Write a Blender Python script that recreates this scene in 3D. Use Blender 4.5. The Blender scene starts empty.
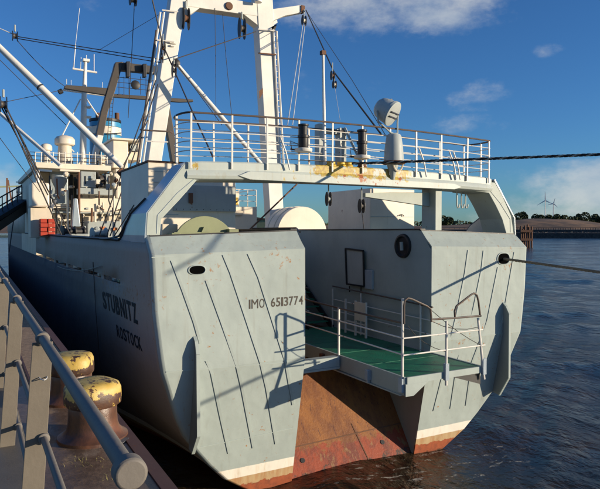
import bpy, bmesh, math, random
from mathutils import Vector, Matrix, noise as mnoise
R = math.radians
random.seed(7)
scene = bpy.context.scene
col = scene.collection

# ------------------------------------------------------------------ camera, sky, sun
CAMZ, YAW, PITCH, FPX = 6.5, R(28.7), R(1.48), 600.0
cam_d = bpy.data.cameras.new('camera'); cam = bpy.data.objects.new('camera', cam_d); col.objects.link(cam)
cam.location = (0, 0, CAMZ)
cam.rotation_euler = (R(90) - PITCH, 0, -YAW)
cam_d.sensor_width = 36; cam_d.lens = 36.0; cam_d.clip_start = 0.05; cam_d.clip_end = 12000
scene.camera = cam
SUN_EL, SUN_AZ = R(8.5), R(131.0)          # azimuth clockwise from +Y
sun_d = bpy.data.lights.new('sun', 'SUN'); sun = bpy.data.objects.new('sun', sun_d); col.objects.link(sun)
sun_d.energy = 4.7; sun_d.angle = R(0.5); sun_d.color = (1.0, 0.84, 0.63)
sd = Vector((math.sin(SUN_AZ) * math.cos(SUN_EL), math.cos(SUN_AZ) * math.cos(SUN_EL), math.sin(SUN_EL)))
sun.rotation_euler = sd.to_track_quat('Z', 'Y').to_euler(); sun.location = (20, -20, 30)
scene.view_settings.view_transform = 'Standard'; scene.view_settings.look = 'None'
scene.view_settings.exposure = 0.38; scene.view_settings.gamma = 1.0

fwd = Vector((math.sin(YAW) * math.cos(PITCH), math.cos(YAW) * math.cos(PITCH), -math.sin(PITCH)))
rgt = Vector((math.cos(YAW), -math.sin(YAW), 0)); upv = rgt.cross(fwd)
def ray(px, py): return fwd + rgt * ((px - 300) / FPX) + upv * ((244.5 - py) / FPX)
def at(px, py, X=None, Y=None, Z=None, D=None):
    """world point seen in that direction on a known plane (X, Y or Z) or at a known distance D"""
    d = ray(px, py)
    if X is not None: t = X / d.x
    elif Y is not None: t = Y / d.y
    elif Z is not None: t = (Z - CAMZ) / d.z
    else: t = D
    return Vector((0, 0, CAMZ)) + d * t

def build_world():
    w = bpy.data.worlds.new('World'); scene.world = w; w.use_nodes = True
    nt = w.node_tree; N = nt.nodes; L = nt.links; N.clear()
    out = N.new('ShaderNodeOutputWorld'); bg = N.new('ShaderNodeBackground')
    sky = N.new('ShaderNodeTexSky'); sky.sky_type = 'NISHITA'; sky.sun_disc = False
    sky.sun_elevation = R(11); sky.sun_rotation = SUN_AZ; sky.altitude = 0
    sky.air_density = 1.0; sky.dust_density = 0.2; sky.ozone_density = 3.5
    tc = N.new('ShaderNodeTexCoord')
    nrm = N.new('ShaderNodeVectorMath'); nrm.operation = 'NORMALIZE'; L.new(tc.outputs['Generated'], nrm.inputs[0])
    # noise in direction space, flattened so that clouds stretch along the horizon
    mp = N.new('ShaderNodeMapping'); mp.inputs['Scale'].default_value = (1, 1, 1.8); L.new(nrm.outputs[0], mp.inputs[0])
    n1 = N.new('ShaderNodeTexNoise'); n1.inputs['Scale'].default_value = 7.0; n1.inputs['Detail'].default_value = 9
    n1.inputs['Roughness'].default_value = 0.62; L.new(mp.outputs[0], n1.inputs['Vector'])
    total = None
    clouds = [  # (px, py, half-width px, half-height px, strength)
        (385, -2, 125, 42, 1.2), (330, 6, 65, 28, .9), (480, 92, 48, 15, .62), (486, 104, 36, 9, .4), (550, 50, 22, 8, .5), (423, 82, 22, 12, .62), (370, 84, 24, 12, .36),
        (478, 124, 42, 12, .55), (604, 194, 80, 40, 1.35), (560, 212, 105, 22, 1.0), (520, 176, 70, 8, .32), (600, 172, 50, 9, .42), (2, 200, 34, 34, 1.0), (-60, 190, 60, 40, .9),
        (330, 150, 40, 10, .2), (700, 120, 90, 40, .8), (800, 60, 80, 30, .6), (-200, 60, 120, 40, .6), (900, 200, 150, 30, .9), (-400, 120, 160, 50, .9), (-700, 60, 260, 90, .9), (-1200, 150, 400, 110, 1.0), (-2200, 0, 700, 260, 1.0)]
    extra = [(-120, 25, .30, .9), (-150, 14, .30, .9), (180, 30, .28, .8), (-95, 45, .25, .8), (-60, 60, .3, .7), (100, 60, .3, .7), (-170, 50, .3, .8)]   # unseen clouds added to whiten the ambient light: azimuth, elevation, size, strength
    for px, py, hw_, hh, st in clouds:
        d = ray(px, py); u = rgt.copy()
        dn = d.normalized()
        sub = N.new('ShaderNodeVectorMath'); sub.operation = 'SUBTRACT'; L.new(nrm.outputs[0], sub.inputs[0]); sub.inputs[1].default_value = dn
        hor = Vector((dn.y, -dn.x, 0)).normalized(); ver = hor.cross(dn).normalized()
        qs = []
        for ax, h in ((hor, hw_), (ver, hh)):
            dt = N.new('ShaderNodeVectorMath'); dt.operation = 'DOT_PRODUCT'; L.new(sub.outputs[0], dt.inputs[0])
            dt.inputs[1].default_value = ax * (FPX / h * (d.length))
            pw = N.new('ShaderNodeMath'); pw.operation = 'MULTIPLY'; L.new(dt.outputs['Value'], pw.inputs[0]); L.new(dt.outputs['Value'], pw.inputs[1]); qs.append(pw)
        ad = N.new('ShaderNodeMath'); ad.operation = 'ADD'; L.new(qs[0].outputs[0], ad.inputs[0]); L.new(qs[1].outputs[0], ad.inputs[1])
        mr = N.new('ShaderNodeMapRange'); mr.interpolation_type = 'SMOOTHSTEP'; L.new(ad.outputs[0], mr.inputs['Value'])
        mr.inputs['From Min'].default_value = 1.6; mr.inputs['From Max'].default_value = 0.0
        mr.inputs['To Min'].default_value = 0; mr.inputs['To Max'].default_value = st
        if total is None: total = mr.outputs[0]
        else:
            mx = N.new('ShaderNodeMath'); mx.operation = 'MAXIMUM'; L.new(total, mx.inputs[0]); L.new(mr.outputs[0], mx.inputs[1]); total = mx.outputs[0]
    for az, el, sz, st in extra:
        dn = Vector((math.sin(R(az)) * math.cos(R(el)), math.cos(R(az)) * math.cos(R(el)), math.sin(R(el))))
        ds = N.new('ShaderNodeVectorMath'); ds.operation = 'DISTANCE'; L.new(nrm.outputs[0], ds.inputs[0]); ds.inputs[1].default_value = dn
        mr = N.new('ShaderNodeMapRange'); mr.interpolation_type = 'SMOOTHSTEP'; L.new(ds.outputs['Value'], mr.inputs['Value'])
        mr.inputs['From Min'].default_value = sz * 1.4; mr.inputs['From Max'].default_value = 0; mr.inputs['To Min'].default_value = 0; mr.inputs['To Max'].default_value = st
        mx = N.new('ShaderNodeMath'); mx.operation = 'MAXIMUM'; L.new(total, mx.inputs[0]); L.new(mr.outputs[0], mx.inputs[1]); total = mx.outputs[0]
    # only the side of the sky in front of these directions: dot with dn is already implied by the small radii
    add = N.new('ShaderNodeMath'); add.operation = 'MULTIPLY_ADD'; L.new(n1.outputs['Fac'], add.inputs[0]); add.inputs[1].default_value = 3.0; add.inputs[2].default_value = -1.80
    s2 = N.new('ShaderNodeMath'); s2.operation = 'ADD'; L.new(add.outputs[0], s2.inputs[0]); L.new(total, s2.inputs[1])
    mk = N.new('ShaderNodeMapRange'); mk.interpolation_type = 'SMOOTHSTEP'; L.new(s2.outputs[0], mk.inputs['Value'])
    mk.inputs['From Min'].default_value = 0.05; mk.inputs['From Max'].default_value = 1.1; mk.inputs['To Max'].default_value = 0.72
    n2 = N.new('ShaderNodeTexNoise'); n2.inputs['Scale'].default_value = 16; n2.inputs['Detail'].default_value = 6; L.new(mp.outputs[0], n2.inputs['Vector'])
    cr = N.new('ShaderNodeMixRGB'); L.new(n2.outputs['Fac'], cr.inputs['Fac']); cr.inputs[1].default_value = (2.4, 3.5, 5.0, 1); cr.inputs[2].default_value = (8.2, 7.9, 7.1, 1)
    tint = N.new('ShaderNodeMixRGB'); tint.blend_type = 'MULTIPLY'; tint.inputs[0].default_value = 1; L.new(sky.outputs[0], tint.inputs[1]); tint.inputs[2].default_value = (.54, .92, 1.34, 1)
    mix = N.new('ShaderNodeMixRGB'); L.new(mk.outputs[0], mix.inputs['Fac']); L.new(tint.outputs[0], mix.inputs[1]); L.new(cr.outputs[0], mix.inputs[2])
    L.new(mix.outputs[0], bg.inputs['Color']); bg.inputs['Strength'].default_value = 0.08
    L.new(bg.outputs[0], out.inputs['Surface'])
build_world()

# ------------------------------------------------------------------ helpers
ROOT = {}
class MB:
    def __init__(s): s.v = []; s.f = []; s.sm = []
    def add(s, vs, fs, smooth=False):
        b = len(s.v); s.v += [Vector(p) for p in vs]; s.f += [tuple(b + i for i in f) for f in fs]; s.sm += [smooth] * len(fs); return s
    def box(s, x0, x1, y0, y1, z0, z1):
        return s.add([(x0,y0,z0),(x1,y0,z0),(x1,y1,z0),(x0,y1,z0),(x0,y0,z1),(x1,y0,z1),(x1,y1,z1),(x0,y1,z1)],
                     [(0,3,2,1),(4,5,6,7),(0,1,5,4),(1,2,6,5),(2,3,7,6),(3,0,4,7)])
    def prism(s, poly, off):
        """poly: list of 3D points, off: extrusion vector"""
        n = len(poly); off = Vector(off); a = [Vector(p) for p in poly]; b = [p + off for p in a]
        fs = [tuple(range(n)), tuple(range(2 * n - 1, n - 1, -1))] + [(i, i + n, (i + 1) % n + n, (i + 1) % n) for i in range(n)]
        return s.add(a + b, fs)
    def tube(s, pts, r, n=8, caps=True):
        pts = [Vector(p) for p in pts]; rs = r if isinstance(r, (list, tuple)) else [r] * len(pts)
        vs = []; fs = []; prev = None
        for i, p in enumerate(pts):
            t = ((pts[i + 1] if i + 1 < len(pts) else p) - (pts[i - 1] if i else p)).normalized()
            if prev is None:
                a = t.cross(Vector((0, 0, 1)))
                if a.length < 1e-3: a = t.cross(Vector((0, 1, 0)))
            else: a = prev - t * prev.dot(t)
            a.normalize(); prev = a; b = t.cross(a)
            for k in range(n):
                an = 2 * math.pi * k / n; vs.append(p + (a * math.cos(an) + b * math.sin(an)) * rs[i])
        for i in range(len(pts) - 1):
            for k in range(n):
                k2 = (k + 1) % n; fs.append((i*n+k, (i+1)*n+k, (i+1)*n+k2, i*n+k2))
        if caps: fs += [tuple(range(n)), tuple(range(len(pts)*n-1, (len(pts)-1)*n-1, -1))]
        return s.add(vs, fs, True)
    def bar(s, a, b, w, h, up=(0, 0, 1)):
        a = Vector(a); b = Vector(b); t = (b - a).normalized(); sx = t.cross(Vector(up))
        if sx.length < 1e-3: sx = Vector((1, 0, 0))
        sx.normalize(); u = sx.cross(t); o = []
        for p in (a, b):
            for i, j in ((-1,-1),(1,-1),(1,1),(-1,1)): o.append(p + sx * (i * w / 2) + u * (j * h / 2))
        return s.add(o, [(0,1,2,3),(7,6,5,4),(0,4,5,1),(1,5,6,2),(2,6,7,3),(3,7,4,0)])
    def lathe(s, prof, c=(0, 0, 0), n=24, axis=(0, 0, 1)):
        c = Vector(c); ax = Vector(axis).normalized(); q = Vector((0, 0, 1)).rotation_difference(ax)
        vs = []; fs = []
        for r, z in prof:
            for k in range(n):
                a = 2 * math.pi * k / n; vs.append(c + q @ Vector((r * math.cos(a), r * math.sin(a), z)))
        for i in range(len(prof) - 1):
            for k in range(n):
                k2 = (k + 1) % n; fs.append((i*n+k, i*n+k2, (i+1)*n+k2, (i+1)*n+k))
        fs += [tuple(range(n - 1, -1, -1)), tuple(range((len(prof)-1)*n, len(prof)*n))]
        return s.add(vs, fs, True)
def arcpts(c, r, a0, a1, n, ux, uy):
    c = Vector(c); ux = Vector(ux); uy = Vector(uy)
    return [c + ux * (r * math.cos(a0 + (a1 - a0) * i / n)) + uy * (r * math.sin(a0 + (a1 - a0) * i / n)) for i in range(n + 1)]

def rootloc(o):
    while o is not None:
        if o.name in ROOT: return ROOT[o.name]
        o = o.parent
    return Vector((0, 0, 0))
def tag(o, label=None, cat=None, group=None, kind=None):
    if label: o['label'] = label
    if cat: o['category'] = cat
    if group: o['group'] = group
    if kind: o['kind'] = kind
    return o
def thing(name, label, cat, loc=(0, 0, 0), group=None):
    o = bpy.data.objects.new(name, None); col.objects.link(o); o.location = loc; o.empty_display_size = .3
    ROOT[o.name] = Vector(loc); return tag(o, label, cat, group)
def obj(name, mb, m, parent=None, bev=0, solid=0, label=None, sharp=35):
    off = rootloc(parent)
    me = bpy.data.meshes.new(name); me.from_pydata([tuple(p - off) for p in mb.v], [], mb.f); me.update()
    o = bpy.data.objects.new(name, me); col.objects.link(o)
    if parent is not None: o.parent = parent
    if m: me.materials.append(m)
    if any(mb.sm):
        me.polygons.foreach_set('use_smooth', mb.sm)
        bm = bmesh.new(); bm.from_mesh(me)
        for e in bm.edges:
            if len(e.link_faces) == 2 and e.link_faces[0].normal.angle(e.link_faces[1].normal, 0) > R(sharp): e.smooth = False
        bm.to_mesh(me); bm.free()
    if solid:
        md = o.modifiers.new('solid', 'SOLIDIFY'); md.thickness = solid; md.offset = -1
    if bev:
        md = o.modifiers.new('bevel', 'BEVEL'); md.width = bev; md.segments = 2; md.limit_method = 'ANGLE'; md.angle_limit = R(40); md.harden_normals = False
    if label: o['label'] = label
    return o
def copy_tree(o, parent=None):
    c = o.copy(); col.objects.link(c)
    if parent is not None: c.parent = parent
    for ch in list(o.children): copy_tree(ch, c)
    return c
def pbox(px0, py0, px1, py1, Y, depth, mb=None):
    """a box whose aft face stands at distance Y and spans that rectangle of the view"""
    a = at(px0, (py0 + py1) / 2, Y=Y); b = at(px1, (py0 + py1) / 2, Y=Y); pm = (px0 + px1) / 2
    zt = at(pm, py0, Y=Y).z; zb = at(pm, py1, Y=Y).z
    return (mb or MB()).box(a.x, b.x, Y, Y + depth, zb, zt)

# ------------------------------------------------------------------ materials
def nodes(name):
    m = bpy.data.materials.new(name); m.use_nodes = True; nt = m.node_tree
    b = nt.nodes['Principled BSDF']; return m, nt.nodes, nt.links, b
def ramp(N, L, src, a, b, lo=0.0, hi=1.0):
    r = N.new('ShaderNodeMapRange'); r.interpolation_type = 'SMOOTHSTEP'; L.new(src, r.inputs['Value'])
    r.inputs['From Min'].default_value = a; r.inputs['From Max'].default_value = b
    r.inputs['To Min'].default_value = lo; r.inputs['To Max'].default_value = hi; return r.outputs[0]
def nz(N, L, vec, scale, detail=4, rough=.55):
    n = N.new('ShaderNodeTexNoise'); n.inputs['Scale'].default_value = scale; n.inputs['Detail'].default_value = detail
    n.inputs['Roughness'].default_value = rough; L.new(vec, n.inputs['Vector']); return n.outputs['Fac']
def mp(N, L, vec, sc):
    m = N.new('ShaderNodeMapping'); m.inputs['Scale'].default_value = sc; L.new(vec, m.inputs[0]); return m.outputs[0]
def mixc(N, L, fac, a, b):
    m = N.new('ShaderNodeMixRGB')
    for i, s in ((0, fac), (1, a), (2, b)):
        if isinstance(s, (tuple, list)): m.inputs[i].default_value = (*s[:3], 1)
        elif isinstance(s, (int, float)): m.inputs[i].default_value = s
        else: L.new(s, m.inputs[i])
    return m.outputs[0]
def mul(N, L, a, b, op='MULTIPLY'):
    m = N.new('ShaderNodeMath'); m.operation = op
    for i, s in ((0, a), (1, b)):
        if isinstance(s, (int, float)): m.inputs[i].default_value = s
        else: L.new(s, m.inputs[i])
    return m.outputs[0]
def bump(N, L, b, h, strength=.2, dist=.02):
    n = N.new('ShaderNodeBump'); n.inputs['Strength'].default_value = strength; n.inputs['Distance'].default_value = dist
    L.new(h, n.inputs['Height']); L.new(n.outputs[0], b.inputs['Normal'])
def paint(name, c, rough=.45, rust=.0, streak=.25, metal=0, rcol=(.19, .07, .025), grime=(.22, .17, .11), scale=1.0, spec=.4):
    m, N, L, b = nodes(name); tc = N.new('ShaderNodeTexCoord').outputs['Object']
    big = nz(N, L, tc, .9 * scale, 5); fine = nz(N, L, tc, 14 * scale, 6, .6)
    st = nz(N, L, mp(N, L, tc, (5 * scale, 5 * scale, .45 * scale)), 1.6, 5, .6)
    c2 = tuple(x * .84 for x in c); base = mixc(N, L, ramp(N, L, big, .3, .7), c, c2)
    base = mixc(N, L, ramp(N, L, st, .56, .78, 0, streak), base, tuple(c[i] * .55 + grime[i] * .35 for i in range(3)))
    base = mixc(N, L, ramp(N, L, fine, .45, .75, 0, .18), base, tuple(x * .7 for x in c))
    if rust > 0:
        rn = nz(N, L, tc, 3.2 * scale, 9, .68)
        mk = ramp(N, L, rn, .72 - .22 * rust, .76 - .20 * rust)
        base = mixc(N, L, mk, base, mixc(N, L, fine, tuple(x * .6 for x in rcol), tuple(min(1, x * 1.7) for x in rcol)))
        rr = N.new('ShaderNodeMix'); L.new(mk, rr.inputs[0]); rr.inputs[2].default_value = rough; rr.inputs[3].default_value = .85
        L.new(rr.outputs[0], b.inputs['Roughness'])
    else: L.new(ramp(N, L, fine, .2, .8, rough * .85, min(1, rough * 1.2)), b.inputs['Roughness'])
    L.new(base, b.inputs['Base Color']); b.inputs['Metallic'].default_value = metal; b.inputs['Specular IOR Level'].default_value = spec
    bump(N, L, b, mul(N, L, big, mul(N, L, fine, .25), 'ADD'), .25, .02)
    return m
GREY = (.395, .455, .43)
M = {}
M['grey'] = paint('grey_hull_paint', GREY, .6, .12, .22, spec=.25)
M['gantry'] = paint('gantry_paint', (.46, .51, .46), .55, .3, .35, spec=.25)
M['gantryside'] = paint('gantry_side_paint', (.38, .45, .50), .22, .12, .25)
M['white'] = paint('white_paint', (.85, .76, .61), .45, .18, .35)
M['mast'] = paint('mast_paint', (.84, .81, .73), .42, .08, .25)
M['beige'] = paint('beige_paint', (.74, .65, .50), .5, .35, .5)
M['railw'] = paint('railing_white_paint', (.78, .75, .68), .45, .45, .3, scale=2.5)
M['raild'] = paint('worn_dark_handrail_paint', (.11, .085, .07), .5, .6, .3, scale=2.5)
M['black'] = paint('black_paint', (.022, .022, .024), .5, .2, .2)
M['brown'] = paint('brown_mast_paint', (.075, .062, .05), .5, .3, .3)
M['blue'] = paint('funnel_blue_paint', (.04, .27, .50), .4, .05, .3)
M['olive'] = paint('olive_green_paint', (.27, .30, .17), .5, .25, .35)
M['machine'] = paint('grey_machine_paint', (.42, .46, .44), .5, .35, .5)
M['red'] = paint('red_box_paint', (.50, .06, .03), .5, .1, .3)
M['orange'] = paint('orange_paint', (.62, .20, .06), .5, .1, .3)
M['yellow'] = paint('yellow_paint', (.75, .50, .06), .5, .1, .2)
M['wood'] = paint('weathered_pile_timber', (.17, .085, .05), .85, .2, .5)
M['rope'] = paint('dark_rope_fibre', (.05, .045, .04), .9, 0, .1, scale=6)
M['ropel'] = paint('pale_rope_fibre', (.42, .38, .30), .9, 0, .1, scale=6)
M['ropet'] = paint('tan_rope_fibre', (.27, .21, .14), .9, 0, .1, scale=6)
M['wire'] = paint('steel_wire', (.06, .055, .055), .6, .2, .1)
M['wirew'] = paint('pale_wire', (.55, .57, .58), .6, .0, .1)
M['rust'] = paint('rusty_steel', (.16, .075, .04), .75, .6, .4)
M['bouncecut'] = paint('dark_bounce_cut_paint', (.10, .075, .055), .8, .5, .4)  # dark tone chosen to cut sun bounce inside the slipway well
M['finpaint'] = paint('darker_fin_paint', (.27, .30, .29), .7, .2, .4, spec=.2)  # base grey darker than on the hull and the fin flanges
M['deck'] = paint('deck_paint', (.13, .15, .13), .8, .3, .3)
M['letter'] = paint('black_lettering_paint', (.014, .014, .018), .6, 0, .1)
M['imo'] = paint('brown_lettering_paint', (.06, .048, .035), .6, 0, .1)
M['turbine'] = paint('turbine_white_paint', (.8, .8, .78), .5, 0, .05)
M['railg'] = paint('galvanised_grey_rail', (.20, .18, .155), .6, .12, .35, metal=0, scale=3, spec=.25)
M['postg'] = paint('grey_green_post_paint', (.175, .15, .115), .55, .12, .3, scale=3)
M['hole'] = mat_hole() if False else paint('deep_shadow_black', (.004, .004, .004), .95, 0, 0, grime=(0,0,0), spec=0)
M['glass'] = paint('dark_glass', (.02, .025, .03), .12, 0, 0)
M['lampglass'] = paint('lamp_lens_glass', (.45, .48, .46), .2, 0, 0)

CX_ = 9.03
def mat_hull(is_side):
    m, N, L, b = nodes('hull_side_shade_paint' if is_side else 'hull_paint'); tc = N.new('ShaderNodeNewGeometry').outputs['Position']
    sep = N.new('ShaderNodeSeparateXYZ'); L.new(tc, sep.inputs[0]); z = sep.outputs['Z']; y = sep.outputs['Y']; x = sep.outputs['X']
    big = nz(N, L, tc, .55, 5); fine = nz(N, L, tc, 15, 6, .6); edge = nz(N, L, tc, 5.5, 7, .65)
    st = nz(N, L, mp(N, L, tc, (4, 4, .25)), 1.7, 5, .62)
    g = mixc(N, L, ramp(N, L, big, .3, .7), GREY, tuple(v * .88 for v in GREY))
    # blue-dark sky reflection put into the colour low on the side, stronger forward
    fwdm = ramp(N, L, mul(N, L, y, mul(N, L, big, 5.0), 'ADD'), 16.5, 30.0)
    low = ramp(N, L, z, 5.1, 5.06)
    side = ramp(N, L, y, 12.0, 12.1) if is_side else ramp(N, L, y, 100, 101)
    g = mixc(N, L, mul(N, L, side, .92), g, (.40, .315, .255))  # same hull grey, darker and warmer: shaded-side tone put into the colour
    g = mixc(N, L, mul(N, L, mul(N, L, mul(N, L, low, side), ramp(N, L, y, 13.0, 22.0)), .8), g, (.20, .15, .115))  # more shade put into the colour of the lower side, deeper going forward
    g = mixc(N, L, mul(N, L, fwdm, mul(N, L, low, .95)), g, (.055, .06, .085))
    g = mixc(N, L, ramp(N, L, st, .55, .8, 0, .3), g, (.20, .17, .12))
    g = mixc(N, L, ramp(N, L, fine, .5, .75, 0, .16), g, (.30, .31, .28))
    dr = nz(N, L, mp(N, L, tc, (7, 7, .16)), 1.6, 6, .65)
    g = mixc(N, L, ramp(N, L, dr, .62, .74, 0, .5), g, (.34, .27, .18))
    rn = nz(N, L, tc, 2.4, 10, .72)
    g = mixc(N, L, ramp(N, L, rn, .70, .74), g, (.30, .13, .05))
    for (fx, fz, fr, th) in ((4.62, 5.62, .7, .085), (13.75, 5.62, .6, .12), (12.2, 3.9, 1.3, .07), (6.4, 5.85, .5, .09), (13.5, 3.2, 1.2, .06), (3.4, 5.0, .35, .10)):
        dx = mul(N, L, x, -fx, 'ADD'); dz = mul(N, L, z, -fz, 'ADD'); dd = mul(N, L, mul(N, L, dx, dx), mul(N, L, dz, dz), 'ADD')
        loc = mul(N, L, ramp(N, L, dd, fr * fr, 0.0, 0, th), nz(N, L, tc, 7.5, 9, .7), 'ADD')
        g = mixc(N, L, ramp(N, L, loc, .64, .70, 0, .7), g, (.36, .19, .08))
    # paint bands near the waterline
    zj = mul(N, L, z, mul(N, L, mul(N, L, edge, -.5, 'ADD'), .03), 'ADD')
    zk = mul(N, L, z, mul(N, L, mul(N, L, edge, -.5, 'ADD'), .30), 'ADD')
    wh = mixc(N, L, ramp(N, L, st, .5, .75, 0, .5), (.80, .76, .66), (.55, .40, .22))
    g = mixc(N, L, ramp(N, L, zj, .80, .785), g, wh)
    och = mixc(N, L, ramp(N, L, st, .4, .7), (.50, .36, .20), (.42, .22, .10))
    g = mixc(N, L, ramp(N, L, zj, .545, .53), g, och)
    red = mixc(N, L, ramp(N, L, edge, .4, .65), (.36, .10, .045), (.24, .075, .04))
    g = mixc(N, L, ramp(N, L, zk, .34, .32), g, red)
    g = mixc(N, L, ramp(N, L, zk, .10, .0), g, (.07, .04, .025))
    L.new(g, b.inputs['Base Color']); b.inputs['Specular IOR Level'].default_value = .15
    L.new(ramp(N, L, fine, .2, .8, .6, .75), b.inputs['Roughness'])
    bump(N, L, b, mul(N, L, nz(N, L, tc, 1.5, 2), mul(N, L, fine, .05), 'ADD'), .55, .06)
    return m
M['hull'] = mat_hull(False); M['hullshade'] = mat_hull(True)
def mat_ramp():
    m, N, L, b = nodes('slipway_rusty_paint'); tc = N.new('ShaderNodeTexCoord').outputs['Object']
    sep = N.new('ShaderNodeSeparateXYZ'); L.new(tc, sep.inputs[0]); z = sep.outputs['Z']
    n = nz(N, L, mp(N, L, tc, (1.2, .6, .5)), 2.2, 10, .7); f = nz(N, L, tc, 16, 8, .65)
    c = mixc(N, L, ramp(N, L, n, .35, .65), (.30, .115, .026), (.17, .055, .016))
    c = mixc(N, L, ramp(N, L, nz(N, L, mp(N, L, tc, (4, 1, 1)), 3.2, 9, .75), .56, .64), c, (.10, .03, .016))
    zk = mul(N, L, z, mul(N, L, mul(N, L, nz(N, L, tc, 2.6, 9, .72), -.5, 'ADD'), 1.3), 'ADD')
    red = mixc(N, L, ramp(N, L, n, .45, .6), (.30, .05, .014), (.16, .032, .015))
    red = mixc(N, L, ramp(N, L, nz(N, L, mp(N, L, tc, (1.4, .8, .5)), 3.4, 8, .7), .56, .64), red, (.27, .14, .055))
    c = mixc(N, L, ramp(N, L, zk, .64, .60), c, red)
    c = mixc(N, L, ramp(N, L, zk, .12, .02), c, (.05, .03, .02))
    c = mixc(N, L, ramp(N, L, f, .5, .8, 0, .4), c, (.12, .05, .03))
    L.new(c, b.inputs['Base Color']); b.inputs['Roughness'].default_value = .62; bump(N, L, b, mul(N, L, n, f, 'ADD'), .5, .02)
    return m
M['ramp'] = mat_ramp()
def mat_gantry_beam():
    m, N, L, b = nodes('gantry_beam_paint'); tc = N.new('ShaderNodeTexCoord').outputs['Object']
    sep = N.new('ShaderNodeSeparateXYZ'); L.new(tc, sep.inputs[0]); x = sep.outputs['X']; z = sep.outputs['Z']
    big = nz(N, L, tc, .9, 5); f = nz(N, L, tc, 14, 6); r = nz(N, L, mp(N, L, tc, (1, 1, .6)), 3.6, 9, .7)
    st = nz(N, L, mp(N, L, tc, (6, 6, .5)), 1.5, 5, .6)
    c = mixc(N, L, ramp(N, L, big, .3, .7), (.50, .55, .50), (.42, .47, .44))
    c = mixc(N, L, ramp(N, L, st, .52, .8, 0, .4), c, (.36, .30, .18))
    # a stretch amidships where yellow primer and rust show
    px_ = mul(N, L, ramp(N, L, x, -2.0, -1.2), ramp(N, L, x, 1.9, 1.1))
    py_ = mul(N, L, px_, ramp(N, L, z, 7.72, 7.9))
    thr = mul(N, L, r, mul(N, L, py_, .17), 'ADD')
    c = mixc(N, L, ramp(N, L, thr, .60, .64), c, mixc(N, L, ramp(N, L, f, .4, .6), (.52, .40, .08), (.38, .25, .06)))
    c = mixc(N, L, ramp(N, L, mul(N, L, nz(N, L, tc, 2.3, 9, .7), mul(N, L, px_, .08), 'ADD'), .655, .68), c, (.36, .11, .03))
    L.new(c, b.inputs['Base Color']); b.inputs['Roughness'].default_value = .5; bump(N, L, b, f, .2, .01); return m
M['beam'] = mat_gantry_beam()
def mat_bollard(kind):
    m, N, L, b = nodes('bollard_' + kind); tc = N.new('ShaderNodeTexCoord').outputs['Object']
    n = nz(N, L, tc, 7, 9, .7); f = nz(N, L, tc, 30, 6, .6)
    rust = mixc(N, L, ramp(N, L, n, .35, .65), (.10, .045, .025), (.055, .03, .022))
    if kind == 'cap':
        sep = N.new('ShaderNodeSeparateXYZ'); L.new(tc, sep.inputs[0])
        yel = mixc(N, L, ramp(N, L, nz(N, L, tc, 4, 4), .35, .65), (.54, .35, .06), (.60, .44, .13))
        # wear: bare patches where hawsers rub, more towards the lower lip
        t = mul(N, L, nz(N, L, tc, 9, 10, .72), ramp(N, L, sep.outputs['Z'], .40, .52, .12, -.02), 'ADD')
        c = mixc(N, L, ramp(N, L, t, .515, .545), yel, rust)
    else:
        c = mixc(N, L, ramp(N, L, nz(N, L, tc, 3, 4), .4, .7), rust, (.17, .07, .035))
    L.new(c, b.inputs['Base Color']); b.inputs['Roughness'].default_value = .5 if kind == 'cap' else .38
    bump(N, L, b, mul(N, L, n, mul(N, L, f, .4), 'ADD'), .45, .012); return m
M['bcap'] = mat_bollard('cap'); M['bbase'] = mat_bollard('base')
def mat_quay():
    m, N, L, b = nodes('quay_concrete'); tc = N.new('ShaderNodeTexCoord').outputs['Object']
    sep = N.new('ShaderNodeSeparateXYZ'); L.new(tc, sep.inputs[0]); y = sep.outputs['Y']
    n = nz(N, L, tc, .8, 7, .6); f = nz(N, L, tc, 12, 9, .7); q = nz(N, L, tc, 40, 6, .7)
    wet = ramp(N, L, mul(N, L, nz(N, L, mp(N, L, tc, (1, .6, 1)), .9, 5, .6), ramp(N, L, y, 8.2, 10.5, .12, -.08), 'ADD'), .50, .60)
    dry = mixc(N, L, ramp(N, L, f, .35, .65), (.46, .31, .19), (.28, .19, .12))
    dry = mixc(N, L, ramp(N, L, q, .55, .7, 0, .6), dry, (.34, .28, .20))
    wc = mixc(N, L, ramp(N, L, f, .4, .65), (.12, .08, .052), (.20, .13, .082))
    c = mixc(N, L, wet, dry, wc)
    c = mixc(N, L, ramp(N, L, nz(N, L, tc, 5, 8, .75), .64, .68), c, (.16, .13, .05))
    c = mixc(N, L, ramp(N, L, nz(N, L, tc, 70, 5, .7), .56, .66, 0, .55), c, (.26, .21, .15))
    c = mixc(N, L, ramp(N, L, nz(N, L, tc, 26, 9, .75), .58, .64, 0, .7), c, (.025, .02, .017))
    L.new(c, b.inputs['Base Color']); L.new(ramp(N, L, mul(N, L, wet, mul(N, L, f, .4), 'SUBTRACT'), 0, .8, .9, .32), b.inputs['Roughness'])
    bump(N, L, b, mul(N, L, mul(N, L, f, .6), mul(N, L, q, .3), 'ADD'), .5, .015); return m
M['quay'] = mat_quay()
M['cope'] = paint('rusty_cope_steel', (.12, .055, .04), .55, .5, .5, scale=2)
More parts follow.
